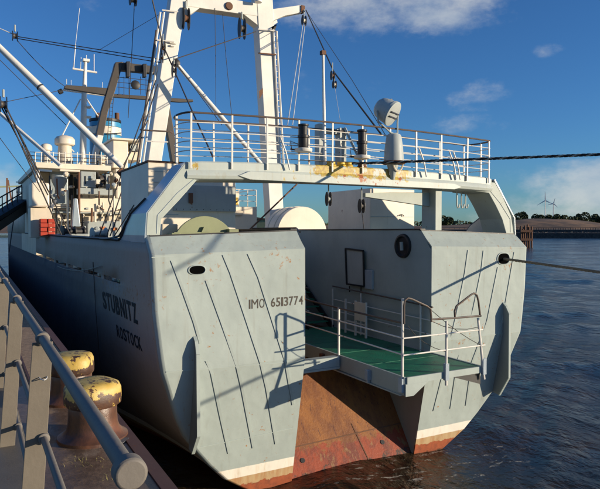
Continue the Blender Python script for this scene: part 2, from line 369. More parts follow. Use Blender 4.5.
def mat_green():
    m, N, L, b = nodes('green_deck_paint'); tc = N.new('ShaderNodeTexCoord').outputs['Object']
    n = nz(N, L, tc, 1.6, 7, .65); f = nz(N, L, tc, 20, 6)
    v = N.new('ShaderNodeTexVoronoi'); v.inputs['Scale'].default_value = 9; L.new(mp(N, L, tc, (1, 1.8, 1)), v.inputs['Vector'])
    c = mixc(N, L, ramp(N, L, n, .35, .65), (.013, .20, .105), (.010, .14, .078))
    c = mixc(N, L, ramp(N, L, nz(N, L, mp(N, L, tc, (1, .5, 1)), 2.2, 10, .75), .50, .64, 0, .65), c, (.045, .075, .05))
    c = mixc(N, L, ramp(N, L, nz(N, L, tc, 9, 9, .7), .62, .68, 0, .7), c, (.12, .14, .09))
    L.new(c, b.inputs['Base Color']); b.inputs['Roughness'].default_value = .55
    bump(N, L, b, mul(N, L, ramp(N, L, v.outputs['Distance'], .1, .3), mul(N, L, f, .3), 'ADD'), .5, .008); return m
M['green'] = mat_green()
def mat_water():
    m, N, L, b = nodes('harbour_water'); g = N.new('ShaderNodeNewGeometry').outputs['Position']
    n1 = nz(N, L, mp(N, L, g, (1, .6, 1)), 1.3, 5, .55); n2 = nz(N, L, mp(N, L, g, (.8, 1, 1)), .5, 4, .55); n3 = nz(N, L, g, 6, 5, .6)
    sep = N.new('ShaderNodeSeparateXYZ'); L.new(g, sep.inputs[0])
    L.new(mixc(N, L, ramp(N, L, n2, .3, .7), (.042, .028, .015), (.024, .019, .013)), b.inputs['Base Color'])
    b.inputs['IOR'].default_value = 1.33; b.inputs['Roughness'].default_value = .12; b.inputs['Specular IOR Level'].default_value = .5
    h = mul(N, L, mul(N, L, n1, mul(N, L, n2, 1.5), 'ADD'), mul(N, L, n3, .22), 'ADD')
    bump(N, L, b, h, .8, .3)
    # foam where the chop meets the stern
    dx = mul(N, L, mul(N, L, sep.outputs['X'], -10.8, 'ADD'), .24); dy = mul(N, L, mul(N, L, sep.outputs['Y'], -12.2, 'ADD'), .6)
    d = mul(N, L, mul(N, L, dx, dx), mul(N, L, dy, dy), 'ADD')
    fo = mul(N, L, ramp(N, L, d, 1.3, .1), ramp(N, L, nz(N, L, mp(N, L, g, (.9, 2.2, 1)), 1.6, 10, .76), .57, .63))
    df = N.new('ShaderNodeBsdfDiffuse'); df.inputs['Color'].default_value = (.55, .52, .44, 1)
    mx = N.new('ShaderNodeMixShader'); L.new(mul(N, L, fo, .8), mx.inputs[0]); L.new(b.outputs[0], mx.inputs[1]); L.new(df.outputs[0], mx.inputs[2])
    L.new(mx.outputs[0], N['Material Output'].inputs['Surface'])
    return m
M['water'] = mat_water()
def mat_simple(name, a, b_, sc=1, rough=.9, detail=8):
    m, N, L, b = nodes(name); tc = N.new('ShaderNodeTexCoord').outputs['Object']
    L.new(mixc(N, L, ramp(N, L, nz(N, L, tc, sc, detail, .65), .35, .65), a, b_), b.inputs['Base Color']); b.inputs['Roughness'].default_value = rough; return m
M['leaf'] = mat_simple('dark_foliage', (.028, .042, .014), (.06, .075, .026), .25)
M['bark'] = mat_simple('bark', (.08, .06, .045), (.05, .04, .03), 2)
M['dune'] = mat_simple('dune_sand_and_heath', (.27, .15, .07), (.085, .055, .035), .05)
M['land'] = mat_simple('dry_heath_ground', (.10, .07, .045), (.055, .05, .03), .05)
M['breakw'] = mat_simple('dark_quay_stone', (.035, .035, .037), (.075, .07, .065), .8)
M['rock'] = mat_simple('pale_rubble', (.16, .15, .14), (.07, .07, .07), 1.5)

# ------------------------------------------------------------------ ground, water, quay
def build_water():
    def axis(lo, c0, c1, far):
        a = []; x = c0
        while x > lo: a.append(x); x -= .22 + .02 * (c0 - x)
        a = a[::-1] + [] ; x = c0
        while x < c1: x += .22; a.append(x)
        while x < far: x += .22 + .014 * (x - c1); a.append(x)
        return [lo - 4000, lo - 300] + a + [far + 150, far + 5000]
    xs = axis(1.2, 4, 22, 520); ys = axis(-60, 6, 24, 620)
    W = [(.62, 1.55, .055, .22, 0), (.21, .5, .17, .9, 7), (1.5, 2.9, .028, .2, 13), (.34, .2, .12, .6, 3), (.11, .075, .30, 1.7, 21)]
    vs = []; nx = len(xs); nf = mnoise.noise
    for j, y in enumerate(ys):
        sy = (ys[min(j + 1, len(ys) - 1)] - ys[max(j - 1, 0)]) / 2
        for i, x in enumerate(xs):
            sx = (xs[min(i + 1, nx - 1)] - xs[max(i - 1, 0)]) / 2; sp = max(sx, sy); z = 0
            if sp < 16:
                r = x * .8 + y * .6; q = -x * .6 + y * .8
                for fx, fy, am, mn, o in W:
                    lam = 1 / max(fx, fy)
                    k = 1 if sp < lam * .45 else max(0, 1 - (sp / lam - .45) / .35)
                    if k > 0: z += am * k * nf(Vector((r * fx + o, q * fy, o * 1.7)))
            vs.append((x, y, z))
    fs = [(j*nx+i, j*nx+i+1, (j+1)*nx+i+1, (j+1)*nx+i) for j in range(len(ys)-1) for i in range(nx-1)]
    mb = MB(); mb.add(vs, fs, True); o = obj('water', mb, M['water'], sharp=180); tag(o, kind='structure', label='dark choppy harbour water around the stern')
    print('water verts', len(vs))
build_water()
QZ, QX = 4.3, 1.54
def build_quay():
    mb = MB(); mb.box(-40, QX - .17, -14, 420, QZ - .5, QZ)
    q = obj('quay', mb, M['quay']); tag(q, kind='structure')
    w = MB(); w.box(-40, QX - .03, -14, 420, -4, QZ - .504); obj('quay_wall', w, M['breakw'], q)
    c = MB(); c.prism([(QX - .166, -14, QZ - .5), (QX, -14, QZ - .5), (QX, -14, QZ - .05), (QX - .04, -14, QZ + .012), (QX - .166, -14, QZ + .016)], (0, 434, 0))
    obj('cope_edge', c, M['cope'], q)
    # rails let into the quay top, a rough joint line
    for x in (.62, .70):
        r = MB(); r.box(x, x + .03, 8.2, 120, QZ + .002, QZ + .012); obj('joint_strip', r, M['cope'], q)
    p = MB(); c0 = at(113, 443, Z=QZ)
    ring = [(c0.x + .16 * math.cos(a) * (1 + .2 * math.sin(3 * a)), c0.y + .10 * math.sin(a), QZ + .002) for a in [i * math.pi / 7 for i in range(14)]]
    p.prism(ring, (0, 0, .014)); obj('patch_plate', p, M['rock'], q, bev=.004)
    # dry grass tufts in the joints
    t = MB(); random.seed(3)
    for i in range(520):
        a = at(random.uniform(55, 175), random.uniform(455, 520), Z=QZ)
        if a.x > 1.32: continue
        if mnoise.noise(Vector((a.x * 3, a.y * 3, 0))) < .05: continue
        d = Vector((random.uniform(-1, 1), random.uniform(-1, 1), random.uniform(.2, .9))).normalized() * random.uniform(.02, .05)
        s = Vector((-d.y, d.x, 0)).normalized() * .003
        t.add([a - s, a + s, a + d], [(0, 1, 2)])
    g = obj('dry_grass', t, mat_simple('dry_grass_blades', (.32, .27, .10), (.14, .13, .05), 8)); tag(g, 'dry yellowish grass tufts on the quay near the bollards', 'grass', kind='stuff')
    # raised walkway the railing stands on
    k = MB(); k.box(-6, .40, -4, 16, QZ + .22, QZ + .34); k.box(-6, .30, -4, 15.9, QZ + .001, QZ + .22)
    ww = obj('walkway', k, M['postg'], bev=.01); tag(ww, kind='structure')
build_quay()
def build_handrail():
    t = thing('quay_railing', 'grey steel handrail with flat posts running along the quay at lower left', 'railing', (.34, 3.5, QZ + .34))
    XR = .335; zt, zm, zb = CAMZ - .60, CAMZ - 1.15, CAMZ - 1.70
    ys = [3.55, 5.67, 7.8, 9.9]
    for z, r in ((zt, .0245), (zm, .0185), (zb, .020)):
        mb = MB(); y0 = 1.48 if z == zt else .2
        if z == zt: mb.tube([(XR, y0, z), (XR, 10.3, z)], r, 20)
        else: mb.tube([(XR, y0, z), (XR, 10.3, z)], r, 14)
        obj('rail', mb, M['railg'], t)
    for y in ys:
        mb = MB(); lean = .07
        mb.prism([(XR - .052, y - .008, zt - .02), (XR + .052, y - .008, zt - .02), (XR + .035 - lean, y - .008, QZ + .25), (XR - .085 - lean, y - .008, QZ + .25)], (0, .016, 0))
        p = obj('post', mb, M['postg'], t, bev=.003)
        for z, r in ((zt, .0245), (zm, .0185), (zb, .0185)):
            c = MB(); c.lathe([(r + .003, -.03), (r + .012, -.026), (r + .012, .026), (r + .003, .03)], (XR, y, z), 18, (0, 1, 0)); obj('collar', c, M['railg'], p)
    c = MB(); c.lathe([(.02, -.025), (.036, -.025), (.041, -.018), (.041, .018), (.036, .025), (.025, .025)], (XR, 1.49, zt), 24, (0, 1, 0)); obj('end_flange', c, M['railg'], t, bev=.003)
    mb = MB(); mb.tube(arcpts((XR - .0, 3.55, zt - .21), .056, 0, 2 * math.pi, 16, (.35, .0, .0), (0, 1, .12)), .003, 5); obj('cable_tie', mb, M['wirew'], t)
build_handrail()
def build_bollards():
    t = thing('bollard', 'rusty iron bollard with peeling yellow cap, the nearer and larger one of the pair', 'bollard', (0, 0, 0), 'yellow capped bollards on the quay')
    b = MB(); b.lathe([(.36, 0), (.355, .03), (.31, .055), (.27, .10), (.252, .16), (.246, .26), (.246, .37), (.22, .42)], n=40); obj('base', b, M['bbase'], t)
    c = MB()
    # cap: rounded octagon-like head slightly overhanging
    def sq(r, z, k): 
        return [(r * (abs(math.cos(a)) ** k) * (1 if math.cos(a) >= 0 else -1), r * (abs(math.sin(a)) ** k) * (1 if math.sin(a) >= 0 else -1), z) for a in [2 * math.pi * i / 48 for i in range(48)]]
    lv = [sq(.235, .36, 1), sq(.258, .35, .9), sq(.272, .37, .8), sq(.272, .45, .74), sq(.266, .53, .72), (sq(.245, .578, .72)), sq(.20, .600, .76), sq(.12, .605, .9), sq(.02, .61, 1)]
    vs = [p for l in lv for p in l]; n = 48
    fs = [(i*n+k, i*n+(k+1)%n, (i+1)*n+(k+1)%n, (i+1)*n+k) for i in range(len(lv)-1) for k in range(n)] + [tuple(range((len(lv)-1)*n, len(lv)*n))]
    c.add(vs, fs, True); obj('cap', c, M['bcap'], t, sharp=60)
    t2 = copy_tree(t)
    t2['label'] = 'rusty iron bollard with worn yellow cap standing behind the nearer one'
    p = at(93, 437, Z=QZ); t.location = (p.x, p.y, QZ); t.rotation_euler.z = R(20)
    p = at(72, 400, Z=QZ); t2.location = (p.x, p.y, QZ); t2.rotation_euler.z = R(75)
build_bollards()

# ------------------------------------------------------------------ far shore
def build_far():
    # breakwater
    t = thing('breakwater', 'long dark harbour mole with pale rubble along its top beyond the water', 'breakwater', tuple(at(500, 238, D=440)[:2]) + (0,))
    pts = [at(px, 238.2, D=d) for px, d in ((240, 520), (500, 440), (640, 415), (900, 380))]
    mb = MB(); vs = []
    for p in pts:
        dirn = Vector((p.x, p.y, 0)).normalized()
        for k, z in ((0, -2), (0, 3.6), (9, 3.9), (9, 6.0), (26, 6.2)): q = p + dirn * k; vs.append((q.x, q.y, z))
    fs = [(i*5+k, (i+1)*5+k, (i+1)*5+k+1, i*5+k+1) for i in range(len(pts)-1) for k in range(4)]
    mb.add(vs, fs); obj('wall', mb, M['breakw'], t)
    rk = MB(); random.seed(5)
    def along(u):
        u *= len(pts) - 1; i = min(int(u), len(pts) - 2); f = u - i; return pts[i].lerp(pts[i+1], f)
    for i in range(900):
        p = along(random.random()); dirn = Vector((p.x, p.y, 0)).normalized(); s = random.uniform(.4, 1.0); q = p + dirn * random.uniform(1, 8); q.z = 3.7
        vs = [q + Vector((random.uniform(-s, s), random.uniform(-s, s), random.uniform(0, s))) for _ in range(4)]; rk.add(vs, [(0,1,2),(0,2,3),(0,3,1),(1,3,2)])
    o = obj('rubble', rk, M['rock'], t); o['kind'] = 'stuff'
    fn = MB()
    for i in range(170):
        p = along(i / 170); dirn = Vector((p.x, p.y, 0)).normalized(); q = p + dirn * 9.5
        fn.box(q.x - .12, q.x + .12, q.y - .12, q.y + .12, 6, 7.6)
    o = obj('fence_posts', fn, M['breakw'], t); o['kind'] = 'stuff'
    fr = MB()
    for i in range(60):
        a = along(i / 60); b = along((i + 1) / 60); a = a + Vector((a.x, a.y, 0)).normalized() * 9.5; b = b + Vector((b.x, b.y, 0)).normalized() * 9.5
        a.z = b.z = 7.5; fr.bar(a, b, .15, .2)
    obj('fence_rail', fr, M['breakw'], t)
    # land and dunes
    mb = MB(); n = 130; rows = 9; vs = []
    for j in range(rows):
        D = 470 + j * 42
        for i in range(n):
            px = -700 + i * (2400 / (n - 1)); p = at(px, 229, D=D)
            g = math.exp(-((px - 545) / 55) ** 2) * math.exp(-((j - 2.5) / 2.2) ** 2)
            z = 5.5 + 4.5 * min(1, j / 3) + g * 8.0 + 1.6 * mnoise.noise(Vector((px * .03, j * .9, 1))) + .9 * mnoise.noise(Vector((px * .11, j * 1.7, 4)))
            vs.append((p.x, p.y, z if j else 3))
    fs = [(j*n+i, j*n+i+1, (j+1)*n+i+1, (j+1)*n+i) for j in range(rows-1) for i in range(n-1)]
    mb.add(vs, fs, True); h = obj('hills', mb, M['dune'], sharp=180); tag(h, kind='structure')
    # trees on the dune ridge
    def crown(c, w, h_, n, s, seed):
        random.seed(seed); mb = MB(); cl = []
        for k in range(9):
            q_ = random.uniform(-1, 1); cl.append((Vector((q_ * w, random.uniform(-.5, .5) * w, random.uniform(.1, .75 - .35 * abs(q_)) * h_)), random.uniform(.18, .42)))
        for i in range(n):
            q, r = random.choice(cl); d = Vector((random.gauss(0, 1), random.gauss(0, 1), random.gauss(0, 1))).normalized() * random.uniform(.6, 1) ** .5
            p = c + q + Vector((d.x * w * r * 1.1, d.y * w * r, d.z * h_ * r * .9))
            if p.z < c.z: p.z = c.z + random.random()
            a = Vector((random.gauss(0, 1), random.gauss(0, 1), random.gauss(0, 1))).normalized() * s; b = a.cross(Vector((random.gauss(0, 1), random.gauss(0, 1), random.gauss(0, 1)))).normalized() * s
            mb.add([p + a, p + b, p - a * .8, p - b * .9], [(0, 1, 2, 3)])
        return mb
    spec = [(500, 24, 7, 'low dark tree on the shore ridge just right of the gantry leg'), (519, 22, 10, 'rounded dark tree left of the wind turbines, above the dune'), (541, 20, 9, 'dark green tree standing at the foot of the taller wind turbine'),
            (560, 24, 11, 'broad dark tree to the right of the smaller wind turbine'), (583, 20, 9, 'dark tree near the right edge of the view, in front of pale cloud'), (603, 24, 11, 'rightmost dark tree cut by the edge of the view'),
            (440, 18, 8, 'small dark tree seen under the gantry beside the grey post'), (346, 12, 5, None)]
    for i, (px, wpx, hm, lab) in enumerate(spec):
        if lab is None: continue
        D = 590 + (i % 3) * 14; base = at(px, 229, D=D); base.z = 10.5
        t = thing('tree', lab, 'tree', tuple(base), 'trees on the far shore')
        obj('crown', crown(base + Vector((0, 0, -.5)), wpx / 2 * D / FPX * 1.15, hm + 4.5, 2600, .8, 20 + i), M['leaf'], t)
        tr = MB(); tr.tube([base + Vector((0, 0, -2)), base + Vector((.2, 0, hm * .6))], [.5, .25], 6); obj('trunk', tr, M['bark'], t)
    # far-off wood that reads as one mass
    mb = MB(); random.seed(11)
    for i in range(21000):
        px = random.uniform(-700, 1600)
        D = random.uniform(625, 720); p = at(px, 229, D=D); hh = 3.5 + 6 * (mnoise.noise(Vector((px * .045, 0, 2))) + .35) + 2 * mnoise.noise(Vector((px * .2, 0, 5)))
        p.z = 9 + random.random() ** .7 * max(1.5, hh)
        a = Vector((random.gauss(0, 1), random.gauss(0, 1), random.gauss(0, 1))).normalized() * 1.1; b = a.cross(Vector((random.gauss(0, 1), random.gauss(0, 1), random.gauss(0, 1)))).normalized() * 1.1
        mb.add([p + a, p + b, p - a, p - b], [(0, 1, 2, 3)])
    o = obj('far_woodland', mb, M['leaf']); tag(o, 'distant dark woodland line along the far shore', 'woodland', kind='stuff')
    # wind turbines
    def turbine(px, hub_py, base_py, D, bl, angs, lab):
        b = at(px, base_py, D=D); h = at(px, hub_py, D=D); b.z = 8
        t = thing('wind_turbine', lab, 'wind turbine', tuple(b), 'wind turbines on the far shore')
        s = D / FPX
        m = MB(); m.tube([b, h], [s * .62, s * .36], 12); obj('tower', m, M['turbine'], t)
        dv = (Vector((0, 0, 0)) - Vector((h.x, h.y, 0))).normalized()
        m = MB(); m.bar(h - dv * s * 1.2, h + dv * s * 1.0, s * .9, s * .9); obj('nacelle', m, M['turbine'], t)
        m = MB(); m.lathe([(s * .5, 0), (s * .42, s * .35), (s * .1, s * .7)], h + dv * s * 1.0, 10, dv); obj('hub', m, M['turbine'], t)
        sx = Vector((-dv.y, dv.x, 0))
        for a in angs:
            d = sx * math.cos(a) + Vector((0, 0, 1)) * math.sin(a); pd = d.cross(dv).normalized(); c0 = h + dv * s * 1.3; m = MB()
            prof = [(0, .30), (.15, .52), (.5, .34), (1, .10)]
            vs = []
            for u, w in prof:
                q = c0 + d * (bl * s * u)
                for ii, jj in ((-1, 0), (0, .35), (1.1, 0), (0, -.35)): vs.append(q + pd * (ii * w * s) + dv * (jj * w * s))
            fs = [(r*4+k, r*4+(k+1)%4, (r+1)*4+(k+1)%4, (r+1)*4+k) for r in range(3) for k in range(4)] + [(0,1,2,3),(15,14,13,12)]
            m.add(vs, fs); obj('blade', m, M['turbine'], t)
    turbine(545.3, 200.5, 212, 900, 9.0, [R(92), R(212), R(332)], 'taller white wind turbine above the trees on the far shore')
    turbine(553.5, 203.5, 212, 1300, 5.6, [R(75), R(195), R(315)], 'smaller white wind turbine just right of the taller one')
    # timber dolphin
    D = 215; c = at(526.5, 247, D=D); c.z = 0
    t = thing('mooring_dolphin', 'cluster of brown timber piles standing in the water beside the stern', 'mooring piles', tuple(c))
    s = D / FPX; random.seed(9)
    for i, (dx, top) in enumerate(((-5.6, 226), (-3.6, 229), (-1.4, 225.5), (.6, 224.5), (2.8, 227), (5.0, 226.5), (-3, 227), (2, 226))):
        p = at(526.5 + dx, 247, D=D + (3 if i > 5 else 0)); zt = at(526, top, D=D).z; m = MB()
        m.tube([(p.x, p.y, -2), (p.x + random.uniform(-.2, .2), p.y, zt)], [s * .95, s * .85], 10); obj('pile', m, M['wood'], t)
    for py in (231, 239.5):
        a = at(520.5, py, D=D - 1); b = at(532.8, py + .1, D=D - 1); m = MB(); m.bar(a, b, .7, .8); obj('waling', m, M['wood'], t)
build_far()

# ------------------------------------------------------------------ the trawler
CX = 9.03; XL, XR_ = 7.04, 10.99
SP = [(-1.6, .8), (-1, 1.5), (-.4, 2.45), (0, 3.05), (.55, 3.85), (1.0, 4.28), (1.4, 4.6), (1.8, 4.9), (2.3, 5.13), (2.8, 5.3), (3.4, 5.5), (3.8, 5.56), (4.7, 5.67), (5.95, 5.73), (6.35, 5.72), (9, 5.72)]
def lerp_tab(tab, z):
    if z <= tab[0][0]: return tab[0][1]
    for (a, va), (b, vb) in zip(tab, tab[1:]):
        if z <= b: return va + (vb - va) * (z - a) / (b - a)
    return tab[-1][1]
def sstep(a, b, x): t = max(0, min(1, (x - a) / (b - a))); return t * t * (3 - 2 * t)
def hw(z, y):
    h0 = lerp_tab(SP, z); mid = 5.95 - .9 * max(0, (.5 - z)) * .25
    h = h0 + (mid - h0) * sstep(12.8, 27, y)
    bow = sstep(64, 86, y); h *= (1 - bow ** 1.3 * (1.0 - .02 * max(0, z)))
    return max(.02, h)
def ytr(z):
    if z >= 5.95: return 12.6 + .45 * (z - 5.95) / .4
    if z >= 3.4: return 12.6
    return 12.6 + .72 * (3.4 - z) / 3.4
def bulw_top(y): return 6.22 if y > 15.4 else 6.35
SHIP = thing('fishing_trawler', 'large grey-white stern trawler moored at the quay, seen from astern', 'ship', (CX, 13, 0))
def build_hull():
    Z = [-1.6, -1, -.4, 0, .28, .55, 1.0, 1.4, 1.8, 2.3, 2.8, 3.1, 3.4, 3.8, 4.3, 4.7, 5.08, 5.21, 5.6, 5.95, 6.15, 6.35]
    # transom panels: inner edge to outer edge, with a small radius into the side
    for side in (-1, 1):
        inner = XL if side < 0 else XR_
        mb = MB(); rows = []
        for z in Z:
            h = hw(z, 12.6); xo = CX + side * h; y = ytr(z); row = []
            if (xo - inner) * side < .05: xo = inner + side * .05
            w = abs(xo - inner)
            for u in (0, .33, .66, 1):
                row.append((inner + side * max(0, w - .10) * u, y, z + (.12 * (1 - u) if z > 6.2 else .08 * (1 - u) * sstep(5.5, 5.95, z))))
            for an in (25, 50, 75, 90): row.append((xo - side * .10 * (1 - math.sin(R(an))), y + .10 * (1 - math.cos(R(an))), z))
            rows.append(row)
        n = len(rows[0]); vs = [p for r in rows for p in r]
        fs = []
        for j in range(len(rows) - 1):
            for i in range(n - 1):
                f = (j*n+i, j*n+i+1, (j+1)*n+i+1, (j+1)*n+i); fs.append(f if side > 0 else f[::-1])
        mb.add(vs, fs, True); mb.sm = [(k % (n - 1)) >= n - 5 for k in range(len(fs))]; obj('transom_panel', mb, M['hull'], SHIP, solid=.04, sharp=40)
        # side shell
        Ys = [12.7, 12.95, 13.3, 13.8, 14.3, 15, 15.6, 16.2, 17.6, 17.9, 20.6, 20.9, 23.6, 24.0, 27, 27.5, 31, 32, 36, 42, 43, 50, 58, 64, 70, 75, 79, 82]
        Zs = [z for z in Z if z <= 6.2]
        Zs[-1] = 6.22
        mb = MB(); vs = []
        for z in Zs:
            for y in Ys:
                yy = y + (ytr(z) - 12.6) * max(0, 1 - (y - 12.7) / 3.0)
                vs.append((CX + side * hw(z, y if y > 12.7 else 12.6), yy, z))
        n = len(Ys); fs = []; iz = Zs.index(5.08)
        slots = {(15.6, 16.2), (16.2, 17.6), (17.9, 20.6), (20.9, 23.6), (24.0, 27), (27.5, 31), (32, 36)}
        for j in range(len(Zs) - 1):
            for i in range(n - 1):
                if j == iz and (Ys[i], Ys[i+1]) in slots: continue
                f = (j*n+i, j*n+i+1, (j+1)*n+i+1, (j+1)*n+i); fs.append(f[::-1] if side > 0 else f)
        # note winding: outward normals
        mb.add(vs, [f[::-1] for f in fs], True); obj('hull_side', mb, M['hullshade'], SHIP, solid=.05 , sharp=25)
        # forecastle plating forward
        mb = MB(); Yf = [43, 50, 58, 64, 70, 75, 79, 82]; vs = []
        for z in (6.22, 7.2, 8.15 ):
            for y in Yf: vs.append((CX + side * hw(6.2, y), y, z + (.02 * (y - 43) if z > 6.3 else 0)))
        fs = [(j*8+i, j*8+i+1, (j+1)*8+i+1, (j+1)*8+i) for j in range(2) for i in range(7)]
        mb.add(vs, fs, True); obj('forecastle_side', mb, M['white'], SHIP, solid=.05)
        # top rim of the bulwark
        mb = MB(); mb.tube([(CX + side * hw(6.2, y), y, 6.235) for y in (15.5, 17, 19, 22, 26, 30, 36, 43)], .045, 6); obj('bulwark_rim', mb, M['black'], SHIP)
        mb = MB(); zz = lambda u: 6.35 + .12 * (1 - u) + .012
        mb.prism([(inner, 13.03, zz(0)), (CX + side * 5.62, 13.03, zz(1)), (CX + side * 5.62, 13.03, zz(1) - .03), (inner, 13.03, zz(0) - .03)], (0, .10, 0)); obj('bulwark_rim', mb, M['black'], SHIP)
    # the upper wing plating that sweeps from the bulwark up into the gantry leg
    for side in (-1, 1):
        mb = MB(); X = lambda z: CX + side * (5.73 if z < 6.4 else (5.73 - .04 * (z - 6.3) / .55 if z < 6.85 else 5.69 - (z - 6.85) * .757))
        P = [(13.05, 6.2), (15.9, 6.2), (15.5, 6.24), (15.2, 6.36), (14.95, 6.6), (14.55, 6.85), (14.2, 7.2), (14.0, 7.6), (14.0, 8.0), (13.05, 8.0), (13.05, 7.6), (13.05, 7.2), (13.05, 6.85), (13.05, 6.6), (13.05, 6.36)]
        rowsR = [(6.2, 15.9), (6.24, 15.5), (6.36, 15.2), (6.6, 14.95), (6.85, 14.5), (7.2, 14.15), (7.6, 14.02), (8.0, 14.0)]
        vs = []
        for z, y1 in rowsR: vs += [(X(z), 13.06, z), (X(z), y1, z)]
        fs = [(2*i, 2*i+1, 2*i+3, 2*i+2) for i in range(len(rowsR)-1)]
        if side > 0: fs = [f for f in fs]
        mb.add(vs, [f[::-1] for f in fs] if side < 0 else fs); obj('bulwark_wing', mb, M['gantryside'], SHIP, solid=.045)
        mb = MB(); mb.tube([(X(z) , y, z + .01) for z, y in rowsR[:-2]], .04, 6); obj('bulwark_rim', mb, M['black'], SHIP)
    # slipway well
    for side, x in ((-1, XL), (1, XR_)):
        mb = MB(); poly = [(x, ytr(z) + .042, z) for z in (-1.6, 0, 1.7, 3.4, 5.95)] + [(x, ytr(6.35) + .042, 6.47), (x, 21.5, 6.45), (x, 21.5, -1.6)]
        mb.prism(poly, (side * .14, 0, 0)); obj('well_wall', mb, M['grey'] if side > 0 else M['bouncecut'], SHIP)  # port wall darkened in colour to keep sun bounce off the starboard wall
        mb = MB(); mb.bar((x + side * .07, 13.05, 6.49), (x + side * .07, 21.5, 6.47), .18, .04); obj('bulwark_rim', mb, M['black'], SHIP)
    mb = MB(); mb.prism([(XL + .001, 12.6, -1.1), (XL + .001, 15.45, 3.02), (XL + .001, 21.5, 3.02), (XL + .001, 21.5, 2.8), (XL + .001, 15.5, 2.8), (XL + .001, 12.8, -1.2)], (XR_ - XL - .002, 0, 0)); obj('slipway', mb, M['ramp'], SHIP)
    # plate seams and doublers on the slipway: real narrow weld strips
    def rp(x, z, o=.004): y = 12.6 + (z + 1.1) * 2.85 / 4.12; return Vector((x, y - o * .8, z + o * .6))
    mb = MB(); mb.bar(rp(XL + .02, .72), rp(XR_ - .02, .80), .03, .012, up=(0, -.82, .57)); obj('weld_seam', mb, M['rust'], SHIP)
    mb = MB(); mb.bar(rp(9.55, 0.0), rp(9.35, 1.0), .03, .012, up=(0, -.82, .57)); obj('weld_seam', mb, M['rust'], SHIP)
    for x, z in ((7.55, .42), (10.15, .45)):
        mb = MB(); mb.lathe([(.065, -.01), (.065, .012), (.05, .012)], rp(x, z), 14, (0, -.82, .57)); obj('drain_hole', mb, M['black'], SHIP)
    mb = MB(); mb.box(XL, XR_, 21.5, 21.6, 2.9, 6.4); obj('well_end_wall', mb, M['grey'], SHIP)
    mb = MB(); mb.box(XL + .002, 8.50, 13.35, 13.6, 2.86, 3.12); mb.box(XL + .002, 8.50, 13.33, 13.62, 2.80, 2.858); obj('cross_beam', mb, M['grey'], SHIP, bev=.01)
    # decks
    mb = MB()
    for side, a in ((-1, XL - .14), (1, XR_ + .14)):
        pts = [(a, 13.0, 5.05), (a, 21.5, 5.05), (CX, 21.5, 5.05)] if False else None
        n = 14; ys = [13.0 + (43 - 13) * i / n for i in range(n + 1)]
        inner = [a if y < 21.6 else CX for y in ys]
        vs = []
        for y, i_ in zip(ys, inner): vs += [(i_, y, 5.05), (CX + side * (hw(5.05, y) - .12), y, 5.05)]
        mb.add(vs, [(2*i, 2*i+1, 2*i+3, 2*i+2) for i in range(n)])
    obj('main_deck', mb, M['deck'], SHIP)
    mb = MB(); mb.box(CX - 5.3, CX + 5.3, 43, 72, 7.9, 8.0); obj('forecastle_deck', mb, M['deck'], SHIP)
    # junk glimpsed in the side slots
    random.seed(4)
    for y, c in ((16.4, 'olive'), (17.0, 'machine'), (19.0, 'beige'), (20.2, 'rust'), (22.2, 'rust'), (23.2, 'white'), (25.5, 'rust')):
        mb = MB(); x = CX - hw(5.1, y) + .16; mb.box(x, x + .25, y, y + random.uniform(.2, .5), 5.06, 5.06 + random.uniform(.06, .11)); obj('deck_gear', mb, M[c], SHIP, bev=.01)
build_hull()

